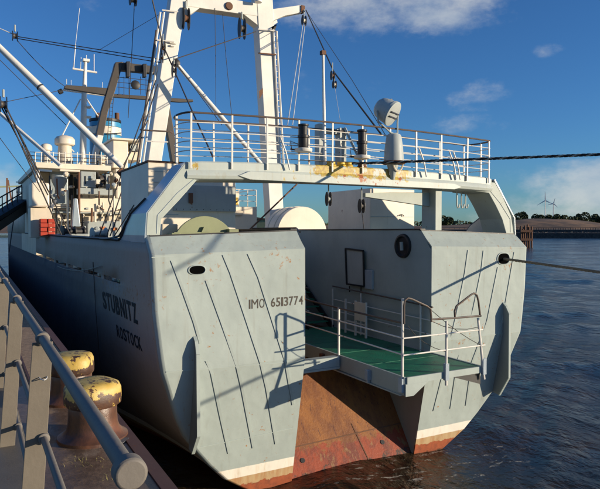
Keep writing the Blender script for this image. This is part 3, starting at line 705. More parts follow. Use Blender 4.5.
def on_transom(px, py, o=0.0):
    """point on the transom surface seen in that direction"""
    y = 12.6
    for _ in range(12):
        p = at(px, py, Y=y); y = ytr(p.z)
    p = at(px, py, Y=y); p.y -= o; return p
def build_transom_details():
    lines = [[(171.4, 257.6), (183, 290), (194.4, 322), (200.5, 343.5)], [(206, 277.5), (222, 323), (237.4, 368), (242, 388), (253.4, 448)],
             [(223, 252), (231, 273), (246, 318), (260.5, 362), (266.7, 388), (276, 444)], [(248, 251), (259, 277.5), (271, 315), (283, 353), (285.5, 362), (293, 405)],
             [(206, 358), (212, 374), (220, 413), (229, 453.5)],
             [(467.7, 247), (465, 273.7), (457, 313), (452, 334), (444, 370), (433.7, 411)], [(483.2, 247.5), (481.7, 269), (473.5, 308.7), (458, 359), (450.6, 408.6)],
             [(497.5, 264), (487.5, 320), (480, 341), (472, 362), (466, 405.6)], [(513.9, 249), (512, 266.7), (502.7, 320), (498, 334), (487, 362)]]
    for ln in lines:
        mb = MB(); ln = [(ln[0][0] + .6, ln[0][1] + 3)] + ln[1:]; pts = [on_transom(x, y) for x, y in ln]
        vs = []; w = .032; d = .018
        for i, p in enumerate(pts):
            q = [p + Vector((-w, 0, 0)), p + Vector((-w, -d, 0)), p + Vector((w, -d, 0)), p + Vector((w, 0, 0))]; vs += q
        fs = []
        for i in range(len(pts) - 1):
            for k in range(3): fs.append((i*4+k, i*4+k+1, (i+1)*4+k+1, (i+1)*4+k))
        fs += [(0, 3, 2, 1), tuple(len(pts)*4 - 4 + k for k in (0, 1, 2, 3))]
        mb.add(vs, fs); obj('weld_rib', mb, M['grey'], SHIP)
    # knuckle strip under the bulwark and plate seams
    for a, b in (((151.5, 257.5), (303.5, 248.3)), ((430.5, 245), (524, 248.5)), ((166, 372), (305, 361)), ((435, 342), (517, 331.5)), ((197, 448), (293, 428)), ):
        p, q = on_transom(*a), on_transom(*b); mb = MB(); n = 6
        mb.bar(p + Vector((0, -.004, 0)), q + Vector((0, -.004, 0)), .016, .018); obj('weld_seam', mb, M['grey'], SHIP)
    # fairleads
    for px, py, w, h in ((197, 270, 7.8, 4.1), (503.3, 258.7, 6.0, 5.2)):
        c = on_transom(px, py); s = (c.y * math.cos(YAW) + c.x * math.sin(YAW)) / FPX; W = w * s * 1.02; H = h * s
        if px > 400: W *= 1.25
        def ov(k, y, z=0):
            return [(c.x + (W * k) * (abs(math.cos(a)) ** .7) * (1 if math.cos(a) > 0 else -1), c.y + y, c.z + (H * k) * math.sin(a)) for a in [2 * math.pi * i / 28 for i in range(28)]]
        mb = MB(); R_ = [ov(1.22, -.001), ov(1.18, -.02), ov(1.06, -.025), ov(1.0, -.008)]; n = 28
        mb.add([p for r in R_ for p in r], [(i*n+k, i*n+(k+1)%n, (i+1)*n+(k+1)%n, (i+1)*n+k) for i in range(3) for k in range(n)], True)
        f = obj('fairlead', mb, M['grey'], SHIP, sharp=50)
        mb = MB(); mb.add(ov(1.03, -.012), [tuple(range(28))]); obj('opening', mb, M['hole'], f)
    # round fairlead in the shaded well wall
    c = at(403.5, 246, X=XR_); s = .31
    mb = MB(); mb.lathe([(s * 1.15, .0), (s * 1.1, .07), (s * .92, .08), (s * .8, .02)], (c.x, c.y, c.z), 32, (-1, 0, 0)); f = obj('panama_fairlead', mb, M['black'], SHIP)
    mb = MB(); mb.lathe([(s * .82, .0), (s * .8, .015)], (c.x, c.y, c.z), 32, (-1, 0, 0)); obj('opening', mb, M['glass'], f)
    mb = MB(); mb.tube([(c.x - .1, c.y - .05, c.z - .12), (c.x - .12, c.y - .05, c.z + .12)], .05, 8); obj('roller', mb, M['machine'], f)
    # fins
    for X, sgn in ((4.25, -1), (13.72, 1)):
        pts = [(12.61, 4.33), (12.48, 4.22), (12.36, 4.02), (12.36, 2.15), (12.72, 1.55), (13.0, 1.6), (12.74, 2.8), (12.62, 3.4)]
        if sgn < 0: pts = [(12.61, 4.14), (12.5, 4.05), (12.40, 3.78), (12.38, 2.0), (12.75, 1.5), (13.0, 1.52), (12.74, 2.8), (12.62, 3.4)]
        mb = MB(); mb.prism([(X, y, z) for y, z in pts], (.035, 0, 0)); f = obj('rubbing_fin', mb, M['finpaint'], SHIP)
        mb = MB(); a = [Vector((X + .018, y, z)) for y, z in pts[:5]]
        for p, q in zip(a, a[1:]): mb.bar(p, q, .075, .03, up=(0, -1, .01))
        obj('fin_flange', mb, M['grey'], f)
build_transom_details()

def text_mesh(body, size, bold):
    cu = bpy.data.curves.new('lettering', 'FONT'); cu.body = body; cu.size = size; cu.offset = bold; cu.fill_mode = 'FRONT'; cu.resolution_u = 3
    o = bpy.data.objects.new('tmp', cu); col.objects.link(o)
    dg = bpy.context.evaluated_depsgraph_get(); me = bpy.data.meshes.new_from_object(o.evaluated_get(dg))
    vs = [v.co.copy() for v in me.vertices]; fs = [tuple(p.vertices) for p in me.polygons]
    bpy.data.objects.remove(o); bpy.data.meshes.remove(me); return vs, fs
def lettering(name, body, length, height, mapper, m, label, bold=.045, gap=1.1):
    # letter by letter so that the stencil spacing is even
    chars = [c for c in body]; adv = []; data = []
    for c in chars:
        if c == ' ': data.append(None); adv.append(.8); continue
        vs, fs = text_mesh(c, 1.0, bold); x0 = min(v.x for v in vs); x1 = max(v.x for v in vs); z0 = min(v.y for v in vs); z1 = max(v.y for v in vs)
        tw = (.58 if c != 'M' else .74) if c not in 'I1' else (.16 if c == 'I' else .27)
        data.append(([((v.x - x0) / (x1 - x0) * tw, (v.y - z0) / (z1 - z0)) for v in vs], fs)); adv.append(tw + .13)
    tot = sum(adv) - .13; x = 0; par = None
    mbs = MB()
    for dta, ad in zip(data, adv):
        if dta: mbs.add([mapper((x + u) / tot * length, w * height) for u, w in dta[0]], dta[1])
        x += ad
    o = obj(name, mbs, m, SHIP, label=label); return o
def port_map(y0, z0, slope):
    def f(u, w):
        y = y0 - u; z = z0 + w + slope * u; return Vector((CX - hw(z, y) - .012, y, z))
    return f
lettering('ship_name', 'STUBNITZ', 3.75, .50, port_map(17.85, 4.22, .01), M['letter'], 'black letters reading STUBNITZ', bold=.03)
lettering('home_port', 'ROSTOCK', 2.45, .33, port_map(16.5, 3.60, .012), M['letter'], 'smaller black letters reading ROSTOCK', bold=.018)
a = on_transom(249, 309); b = on_transom(302.5, 304.5)
def _unused(): pass
def imo_map(u, w):
    return Vector((a.x + u, 12.6 - .006, a.z + w + (b.z - a.z) * u / (b.x - a.x)))
Lw = b.x - a.x
WM = 1
lettering('registration_prefix', 'IMO', Lw * .28, .215, imo_map, M['imo'], 'brown stencilled letters reading IMO', bold=.0)
lettering('registration_number', '6513774', Lw * .61, .215, lambda u, w: imo_map(u + Lw * .40, w), M['imo'], 'brown stencilled number 6513774', bold=.012)

# ---- stern gantry
def build_gantry():
    zt = lambda x: 8.02 + .10 * (1 - ((x - CX) / 4.9) ** 2)
    # beam: rolled lower lip, cross-section swept along X
    mb = MB(); xs = [4.25, 4.3, 4.6, 5.2, 6, 7, 8, CX, 10, 11, 12, 12.9, 13.4, 13.68, 13.8]; sec = []
    for i, x in enumerate(xs):
        t = zt(x); k = 1.0 if 4.3 < x < 13.6 else (.93 if x < 13.75 else .72)
        prof = [(13.05, t), (13.02, t - .03), (13.02, t - .20), (12.98, t - .26), (12.955, t - .33), (12.985, t - .40), (13.06, t - .435), (13.95, t - .42), (14.0, t - .36), (14.0, t - .02), (13.97, t)]
        cy, cz = 13.5, t - .2
        sec.append([(x, cy + (y - cy) * k, cz + (z - cz) * k) for y, z in prof])
    n = len(sec[0]); fs = [(i*n+k, i*n+(k+1)%n, (i+1)*n+(k+1)%n, (i+1)*n+k) for i in range(len(xs)-1) for k in range(n)] + [tuple(range(n-1, -1, -1)), tuple(range((len(xs)-1)*n, len(xs)*n))]
    vs = [(p[0] , p[1], p[2]) for s in sec for p in s]
    mb.add(vs, fs, True)
    G = obj('stern_gantry', mb, M['beam'], SHIP, sharp=30)
    # shift: material for the beam reads its own object coordinates centred on the ship's middle
    for side in (-1, 1):
        o = 0.0 if side < 0 else .0
        X = lambda h: CX + side * h
        outer = [(5.70, 6.36), (5.67, 6.85), (5.2, 7.47), (4.80, 8.0)]; inner = [(4.35, 8.0), (4.35, 7.62), (4.55, 7.60), (4.95, 7.15), (5.36, 6.72), (5.40, 6.36)]
        if side > 0: outer = [(5.62, 6.36), (5.50, 6.9), (5.12, 7.5), (4.80, 7.9)]; inner = [(4.25, 7.9), (3.95, 7.62), (4.55, 7.58), (4.85, 7.2), (5.12, 6.8), (5.30, 6.36)]
        mb = MB(); mb.prism([(X(h), 13.05 if True else 0, z) for h, z in outer + inner], (0, .93, 0)); obj('gantry_leg', mb, M['gantry'], G, bev=.012)
        # doubler plate edge on the leg face
        mb = MB(); pts = [(X(5.47), 13.046, 6.4), (X(5.45), 13.046, 6.8), (X(5.0), 13.046, 7.3), (X(4.62), 13.046, 7.62)]
        mb.tube(pts, .008, 4); obj('weld_seam', mb, M['gantryside'], G)
    # box girder under the beam: shelf with a pointed end
    mb = MB(); mb.prism([(5.45, 12.93, 7.74), (5.75, 12.93, 7.86), (12.1, 12.93, 7.80), (12.4, 12.93, 7.70), (12.1, 12.93, 7.63), (5.75, 12.93, 7.66)], (0, .12, 0)); obj('beam_lip', mb, M['beam'], G, bev=.01)
    # hanging post and arm to starboard
    mb = MB(); a = at(438.5, 188, Y=13.2); xs0, xs1 = 11.60, 11.83
    mb.box(xs0, xs1, 13.15, 13.75, 6.46, 7.66); obj('support_post', mb, M['gantry'], G, bev=.01)
    mb = MB(); mb.prism([(9.35, 13.4, 7.47), (9.35, 13.4, 7.37), (11.597, 13.4, 7.15), (11.597, 13.4, 7.55), (10.2, 13.4, 7.52)], (0, .14, 0)); obj('davit_arm', mb, M['gantry'], G, bev=.008)
    # railing, aft and forward side
    def rail_side(y, lip):
        X0, X1 = 4.36, 13.5; zz = lambda x, h: zt(x) + h
        n = 10; px = [X0 + (X1 - X0) * i / n for i in range(n + 1)]
        for i, x in enumerate(px):
            mb = MB(); x += random.uniform(-.06, .06)
            mb.bar((x, y, zz(x, -.17)), (x + random.uniform(-.015, .015), y, zz(x, 1.07)), .042, .03, up=(0, 1, 0)); obj('railing_post', mb, M['railw'], G)
        for h in (.23, .44, .65, .86):
            mb = MB(); mb.tube([(X0 + (X1 - X0) * i / 12, y, zz(X0 + (X1 - X0) * i / 12, h) + random.uniform(-.008, .008)) for i in range(13)], .0125, 6); obj('rail', mb, M['railw'], G)
        mb = MB(); mb.tube([(X0 + (X1 - X0) * i / 12, y, zz(X0 + (X1 - X0) * i / 12, 1.08)) for i in range(13)], .024, 8); obj('handrail', mb, M['raild'], G)
    rail_side(12.985, .1); rail_side(14.03, .1)
    # rounded return rails at both ends
    for x0, s in ((4.36, -1), (13.5, 1)):
        for h, r, m in ((.23, .0125, 'railw'), (.44, .0125, 'railw'), (.65, .0125, 'railw'), (.86, .0125, 'railw'), (1.08, .024, 'raild')):
            mb = MB(); z = zt(x0) + h; c = arcpts((x0, 13.5, z), 1, -math.pi/2, math.pi/2, 10, (s * .20, 0, 0), (0, .52, 0)); mb.tube(c, r, 6); obj('end_rail', mb, M[m], G)
        mb = MB(); mb.bar((x0 + s * .2, 13.5, zt(x0)), (x0 + s * .2, 13.5, zt(x0) + 1.08), .05, .04, up=(0, 1, 0)); obj('railing_post', mb, M['railw'], G)
    # braces from the rail down to the beam
    for px in (286, 424, 454, 458):
        p = at(px, 150, Y=12.9); mb = MB(); z0 = zt(p.x)
        mb.tube([(p.x - .12, 12.96, z0 + .62), (p.x, 12.9, z0 + .25), (p.x + .12, 12.93, z0 - .16)], .022, 6); obj('brace', mb, M['railw'], G)
    # thin white pole
    p = at(325, 165, Y=13.25); mb = MB(); top = at(323, 54, Y=13.25)
    mb.tube([(p.x, 13.25, zt(p.x) - .05), (top.x, 13.25, top.z)], [.045, .036], 10); fp = obj('pole', mb, M['mast'], G)
    mb = MB(); mb.box(top.x - .06, top.x + .06, 13.19, 13.31, top.z - .02, top.z + .08); obj('pole_head', mb, M['rust'], fp)
    # grey roller frame behind the railing
    a0 = at(314.5, 150, Y=14.3).x; a1 = at(341, 150, Y=14.3).x
    mb = MB(); mb.box(a0, a0 + .17, 14.05, 14.3, 8.0, 9.36); mb.box(a1 - .2, a1 + .02, 14.05, 14.3, 8.0, 9.30); mb.box(a0 + .17, a1 - .2, 14.08, 14.27, 9.12, 9.26)
    obj('roller_frame', mb, M['machine'], G, bev=.01)
    mb = MB(); mb.bar((a1 - .05, 14.03, 9.3), (a1 + .35, 13.6, 8.05), .09, .06); obj('frame_brace', mb, M['machine'], G)
    for px in (331, 341, 348, 362):
        p = at(px, 163, Y=13.2); mb = MB(); mb.lathe([(.13, 0), (.14, .03), (.11, .06), (.11, .12), (.03, .14)], (p.x, 13.2, zt(p.x) - .002), 14); obj('vent_cap', mb, M['yellow'] if px != 362 else M['rust'], G)
    # hooks hanging under the starboard end
    for px in (457, 461.5, 465.5):
        p = at(px, 190, Y=13.5); mb = MB(); mb.tube([(p.x, 13.5, 7.62), (p.x, 13.5, 7.22), (p.x + .03, 13.5, 7.13), (p.x + .08, 13.5, 7.14), (p.x + .10, 13.5, 7.24)], .022, 6); obj('hook', mb, M['machine'], G)
    for px, m in ((398, 'rust'),):
        c = at(px, 166, Y=12.85); mb = MB(); mb.tube(arcpts((c.x, 12.85, c.z + .1), 1, math.pi, 2 * math.pi, 10, (.16, 0, 0), (0, 0, .24)), .022, 6); obj('cable_loop', mb, M['beige'], G)
    return G, zt
GANTRY, ZT = build_gantry()

def build_searchlight():
    b = at(392, 165, Y=12.98); z0 = at(392, 163, Y=12.9).z; top = at(392, 134, Y=12.98).z; lc = at(387.5, 111, Y=12.95)
    t = thing('searchlight', 'grey searchlight in a forked yoke on a conical pedestal on the gantry', 'searchlight', (b.x, 12.95, z0))
    x = b.x + .02; y = 12.93
    mb = MB(); mb.lathe([(.30, -.02), (.31, 0), (.31, .04), (.26, .06)], (x, y, z0), 28); obj('bracket', mb, M['rust'], t)
    mb = MB(); mb.lathe([(.27, .06), (.24, .45), (.20, top - z0 - .07), (.17, top - z0 - .02), (.10, top - z0)], (x, y, z0), 28); obj('pedestal', mb, M['machine'], t)
    mb = MB(); mb.lathe([(.03, 0), (.16, .5), (.22, .55)], (x, y + .05, z0 - .52), 16); obj('cone_support', mb, M['machine'], t)
    mb = MB(); pt = Vector((x, y, top))
    L_ = lc + Vector((-.35, .0, -.02)); R_ = lc + Vector((.35, .0, -.02))
    mb.tube([L_, L_ + Vector((.05, 0, -.28)), pt + Vector((-.12, 0, .03)), pt + Vector((0, 0, 0)), pt + Vector((.12, 0, .03)), R_ + Vector((-.02, 0, -.28)), R_], .024, 8); obj('yoke', mb, M['machine'], t)
    ax = Vector((.36, -.62, -.42)).normalized()
    mb = MB(); mb.lathe([(.10, -.34), (.20, -.31), (.27, -.23), (.305, -.09), (.32, .10), (.34, .12), (.34, .19), (.31, .20)], lc, 28, ax); h = obj('lamp_housing', mb, M['machine'], t)
    mb = MB(); mb.lathe([(.31, .198), (.22, .215), (.05, .225)], lc, 28, ax); obj('lens', mb, M['lampglass'], h)
    mb = MB(); s = ax.cross(Vector((0, 0, 1))).normalized(); u = s.cross(ax)
    mb.bar(lc + ax * .235 - s * .26 + u * .04, lc + ax * .235 + s * .26 + u * .04, .02, .03); mb.bar(lc + ax * .235 - s * .25 - u * .08, lc + ax * .235 + s * .25 - u * .08, .02, .03); obj('lens_guard', mb, M['black'], h)
    for k in (-1, 0, 1):
        mb = MB(); q = lc - ax * .05 + u * .27 + s * (k * .14) - u * abs(k) * .05; mb.box(q.x - .03, q.x + .03, q.y - .03, q.y + .03, q.z - .04, q.z + .05); obj('latch', mb, M['black'], h)
build_searchlight()
def build_rollers():
    labs = ['black cylindrical roller unit on the gantry railing, left of the white pole', 'black cylindrical roller unit on the gantry railing, right of the grey frame']
    for i, px in enumerate((303, 361.5)):
        p = at(px, 150 + i * 7, Y=12.9); top = at(px, 124 + i * 5.5, Y=12.9).z
        t = thing('deck_light', labs[i].replace('roller unit', 'deck lamp'), 'lamp', (p.x, 12.88, p.z), 'black lamps on the gantry railing')
        h = top - p.z
        mb = MB(); mb.lathe([(.20, -.05), (.22, -.02), (.22, .03), (.12, .05)], (p.x, 12.88, p.z), 20); obj('tray', mb, M['railw'], t)
        mb = MB(); mb.lathe([(.10, .05), (.115, .08), (.115, h * .45), (.14, h * .47), (.14, h * .56), (.10, h * .58), (.105, h * .9), (.13, h * .92), (.13, h * .98), (.08, h)], (p.x, 12.88, p.z), 20); obj('lamp_body', mb, M['black'], t)
        mb = MB(); mb.bar((p.x, 12.88, p.z - .03), (p.x - .3, 13.0, p.z + .02), .05, .03); obj('arm', mb, M['rust'], t)
        mb = MB(); mb.tube([(p.x - .15, 12.85, p.z + .12), (p.x - .35, 12.9, p.z + .2), (p.x - .28, 12.95, p.z - .02)], .012, 5); obj('lead', mb, M['black'], t)
build_rollers()

# ---- boarding platform in the slipway mouth
def build_platform():
    Z0 = 3.12; x0, x1, y0, y1 = 8.62, 10.93, 10.72, 17.7
    t = thing('boarding_platform', 'green-decked steel boarding platform with pale railings projecting from the slipway', 'platform', (9.8, 14, Z0))
    mb = MB(); mb.box(x0, x1, y0, y1, Z0 - .03, Z0); obj('deck_plate', mb, M['green'], t)
    mb = MB(); mb.prism([(x0 - .06, y0, Z0 + .015), (x0 - .06, y1, Z0 + .015), (x0 - .06, y1, Z0 - .34), (x0 - .06, y0 + .35, Z0 - .40), (x0 - .06, y0, Z0 - .40)], (.058, 0, 0)); mb.box(x0 - .10, x0 + .06, y0 + .1, y1, Z0 - .43, Z0 - .40); obj('side_girder', mb, M['grey'], t)
    mb = MB(); mb.prism([(x1 + .002, y0, Z0 + .015), (x1 + .002, y1, Z0 + .015), (x1 + .002, y1, Z0 - .3), (x1 + .002, y0 + .5, Z0 - .3), (x1 + .002, y0, Z0 - .12)], (.055, 0, 0)); obj('side_girder', mb, M['grey'], t)
    mb = MB(); mb.box(x0 - .001, x1, y0 - .045, y0 - .001, Z0 - .14, Z0 + .015); obj('end_girder', mb, M['grey'], t)
    mb = MB(); mb.prism([(x0 - .05, y0 - .05, Z0 - .14), (x0 + .62, y0 - .05, Z0 - .14), (x0 + .18, y0 - .05, Z0 - .42), (x0 - .05, y0 - .05, Z0 - .42)], (0, .04, 0)); obj('gusset', mb, M['grey'], t)
    mb = MB(); mb.prism([(x1 - .95, y0 + .02, Z0 - .14), (x1, y0 + .02, Z0 - .14), (x1 + .02, y0 + .02, Z0 - .44)], (0, .03, 0)); obj('gusset', mb, M['black'], t)
    for y in (11.3, 12.4, 13.5, 14.6, 15.8):
        mb = MB(); mb.box(x0, x1, y, y + .08, Z0 - .26, Z0 - .032); obj('cross_girder', mb, M['grey'], t)
    for y in (12.2, 13.7, 15.2, 16.7):
        mb = MB(); mb.box(x0 + .02, x1 - .02, y, y + .02, Z0 + .001, Z0 + .007); obj('deck_seam', mb, M['green'], t)
    # port railing
    def post(x, y, h, parent=t, lean=0.0):
        mb = MB(); mb.tube([(x, y, Z0 - .2), (x + lean, y, Z0 + h)], .032, 8); p = obj('railing_post', mb, M['railw'], parent)
        mb = MB(); mb.box(x - .07, x + .05, y - .07, y + .07, Z0 - .34, Z0 - .02); obj('post_socket', mb, M['gantryside'], p, bev=.008); return p
    XP = x0 - .03
    for y, h in ((15.55, 1.02), (13.5, 1.28), (10.80, 1.80)): post(XP - .02, y, h)
    for y in (14.2, 12.0):
        mb = MB(); mb.box(XP - .14, XP - .03, y, y + .12, Z0 - .33, Z0 - .08); mb.box(XP - .12, XP - .04, y + .02, y + .08, Z0 - .40, Z0 - .33); obj('clamp', mb, M['rust'] if y == 14.2 else M['gantryside'], t, bev=.006)
    mb = MB(); mb.tube([(XP, 17.7, Z0 + 1.38), (XP, 15.5, Z0 + 1.31), (XP, 13.2, Z0 + 1.26), (XP, 11.2, Z0 + 1.24), (XP, 10.82, Z0 + 1.24)], .026, 8); obj('handrail', mb, M['raild'], t)
    for h in (.92, .54):
        mb = MB(); mb.tube([(XP, 17.7, Z0 + h + .06), (XP, 13.2, Z0 + h), (XP, 10.8, Z0 + h - .03)], .019, 8); obj('rail', mb, M['railw'], t)
    # aft railing
    YA = y0 - .07; 
    for px, lean in ((446.5, -.02), (478, -.2)):
        xx = at(px, 320, Y=YA).x; mb = MB(); mb.tube([(xx + (.0 if px < 460 else .22), YA, Z0 - .30), (xx, YA, Z0 + 1.22)], .03, 8); p = obj('railing_post', mb, M['railw'], t)
        mb = MB(); xb = xx + (.0 if px < 460 else .2); mb.box(xb - .05, xb + .06, YA - .04, YA + .05, Z0 - .18, Z0 + .22); obj('post_socket', mb, M['gantryside'], p, bev=.006)
    xe = at(479, 316, Y=YA).x; xs_ = at(404.8, 323, Y=YA).x
    mb = MB(); mb.tube([at(431, 319.5, Y=YA), at(455, 318, Y=YA), at(481, 315.8, Y=YA)], .024, 8); obj('handrail', mb, M['raild'], t)
    for a_, b_ in (((403, 338.5), (483, 329.5)), ((403, 355.5), (485, 345))):
        mb = MB(); mb.tube([at(*a_, Y=YA), at(*b_, Y=YA)], .018, 8); obj('rail', mb, M['railw'], t)
    # grab loops
    for pts in ([(404, 324), (404, 306), (404.8, 300.5), (408, 298.2), (412, 299.2), (427, 306.2), (430.6, 309), (431.4, 319), (431.4, 322)],
                [(455, 317.5), (454.6, 311), (456.5, 306), (471, 294.8), (474, 293.3), (476.8, 295), (478.4, 301), (480.2, 316)]):
        mb = MB(); mb.tube([at(*p, Y=YA) for p in pts], .024, 8); obj('grab_loop', mb, M['raild'], t)
    # starboard handrail along the wall
    XS = 10.86
    mb = MB(); mb.tube([(XS, 12.4, Z0 + 1.27), (XS, 14, Z0 + 1.33), (XS, 17.5, Z0 + 1.42)], .024, 8); obj('handrail', mb, M['raild'], t)
    for h in (.93, .55):
        mb = MB(); mb.tube([(XS, 12.4, Z0 + h - .03), (XS, 17.5, Z0 + h + .04)], .017, 8); obj('rail', mb, M['railw'], t)
    for y in (12.9, 15.8, 17.5):
        mb = MB(); mb.tube([(XS, y, Z0 - .1), (XS, y, Z0 + 1.33)], .028, 8); obj('railing_post', mb, M['railw'], t)
    # slack ropes closing the corner
    for a_, m1, b_ in (((431, 321), (455, 334), (479, 327)), ((431, 310), (458, 334), (480, 345)), ((408, 326), (420, 345), (446, 352))):
        A = at(*a_, Y=YA); B = at(*b_, Y=YA); Mi = at(*m1, Y=YA); mb = MB()
        mb.tube([A.lerp(Mi, u / 4).lerp(Mi.lerp(B, u / 4), u / 4) for u in range(5)], .008, 5); obj('safety_rope', mb, M['rope'], t)
    # small white gate frame standing on the platform
    g0 = at(345.5, 313, X=10.6); g1 = at(366, 316, X=10.6); z_lo, z_hi = Z0 + .02, Z0 + 1.0
    mb = MB()
    for y in (g0.y, (g0.y + g1.y) / 2, g1.y): mb.bar((10.6, y, z_lo), (10.6, y, z_hi + .12), .06, .05, up=(1, 0, 0))
    for z in (z_lo + .12, z_lo + .40): mb.bar((10.6, g0.y, z), (10.6, g1.y, z), .04, .04)
    g = thing('gate_frame', 'small white upright gate frame leaning on the well wall behind the platform railing', 'gate', (10.6, g0.y, Z0)); obj('frame', mb, M['railw'], g)
    mb = MB(); ya, yb = g1.y, g1.y + .50 * (g0.y - g1.y); mb.box(10.56, 10.60, ya, yb, z_lo + .50, z_hi + .10); obj('plate', mb, M['white'], g, bev=.005)
    # stairs up to the main deck
    s = thing('boarding_stairs', 'steep steel stairs with dark stringers rising forward from the green platform', 'stairs', (10.4, 17.8, Z0))
    n = 9; ya, yb = 17.75, 20.6; za, zb = Z0, 5.15
    for i in range(n):
        y = ya + (yb - ya) * i / n; z = za + (zb - za) * (i + .8) / n; mb = MB(); mb.box(9.95, 10.85, y, y + .27, z - .03, z); obj('tread', mb, M['green'], s)
    for x in (9.90, 10.86):
        mb = MB(); mb.bar((x, ya - .25, za - .02), (x, yb + .1, zb), .04, .22); obj('stringer', mb, M['black'], s)
    for h, m, r in ((1.28, 'raild', .024), (.9, 'railw', .016), (.52, 'railw', .016)):
        mb = MB(); mb.tube([(9.92, 17.5, Z0 + h + .1), (9.92, ya, za + h + .12), (9.92, yb, zb + h)], r, 8); obj('rail', mb, M[m], s)
    for k in (.0, .33, .7):
        y = ya + (yb - ya) * k; z = za + (zb - za) * k; mb = MB(); mb.tube([(9.92, y, z - .05), (9.92, y, z + 1.3)], .024, 8); obj('railing_post', mb, M['railw'], s)
    # framed notice board
    b = thing('notice_board', 'black-framed grey board standing against the shaded wall above the platform', 'board', tuple(at(354, 287, X=10.9)))
    P = [at(345.5, 248.5, X=10.88), at(363.3, 250.8, X=10.88), at(364.2, 286.5, X=10.88), at(346.8, 284.0, X=10.88)]
    mb = MB()
    for p, q in zip(P, P[1:] + P[:1]): mb.bar(p, q, .05, .05)
    obj('frame', mb, M['black'], b); mb = MB(); mb.prism([p + Vector((.02, 0, 0)) for p in P], (.02, 0, 0)); obj('panel', mb, M['machine'], b)
    for px in (349.5, 361): 
        p = at(px, 286, X=10.88); mb = MB(); mb.tube([p, p - Vector((0, 0, .2))], .02, 6); obj('leg', mb, M['black'], b)
    w = MB(); p = at(370, 278, X=10.96); w.box(10.90, 10.985, p.y - .18, p.y + .22, p.z - .35, p.z + .25); w = obj('locker', w, M['gantryside'], None, bev=.01)
    tag(w, 'small grey locker on the shaded wall beside the framed board', 'locker')
build_platform()

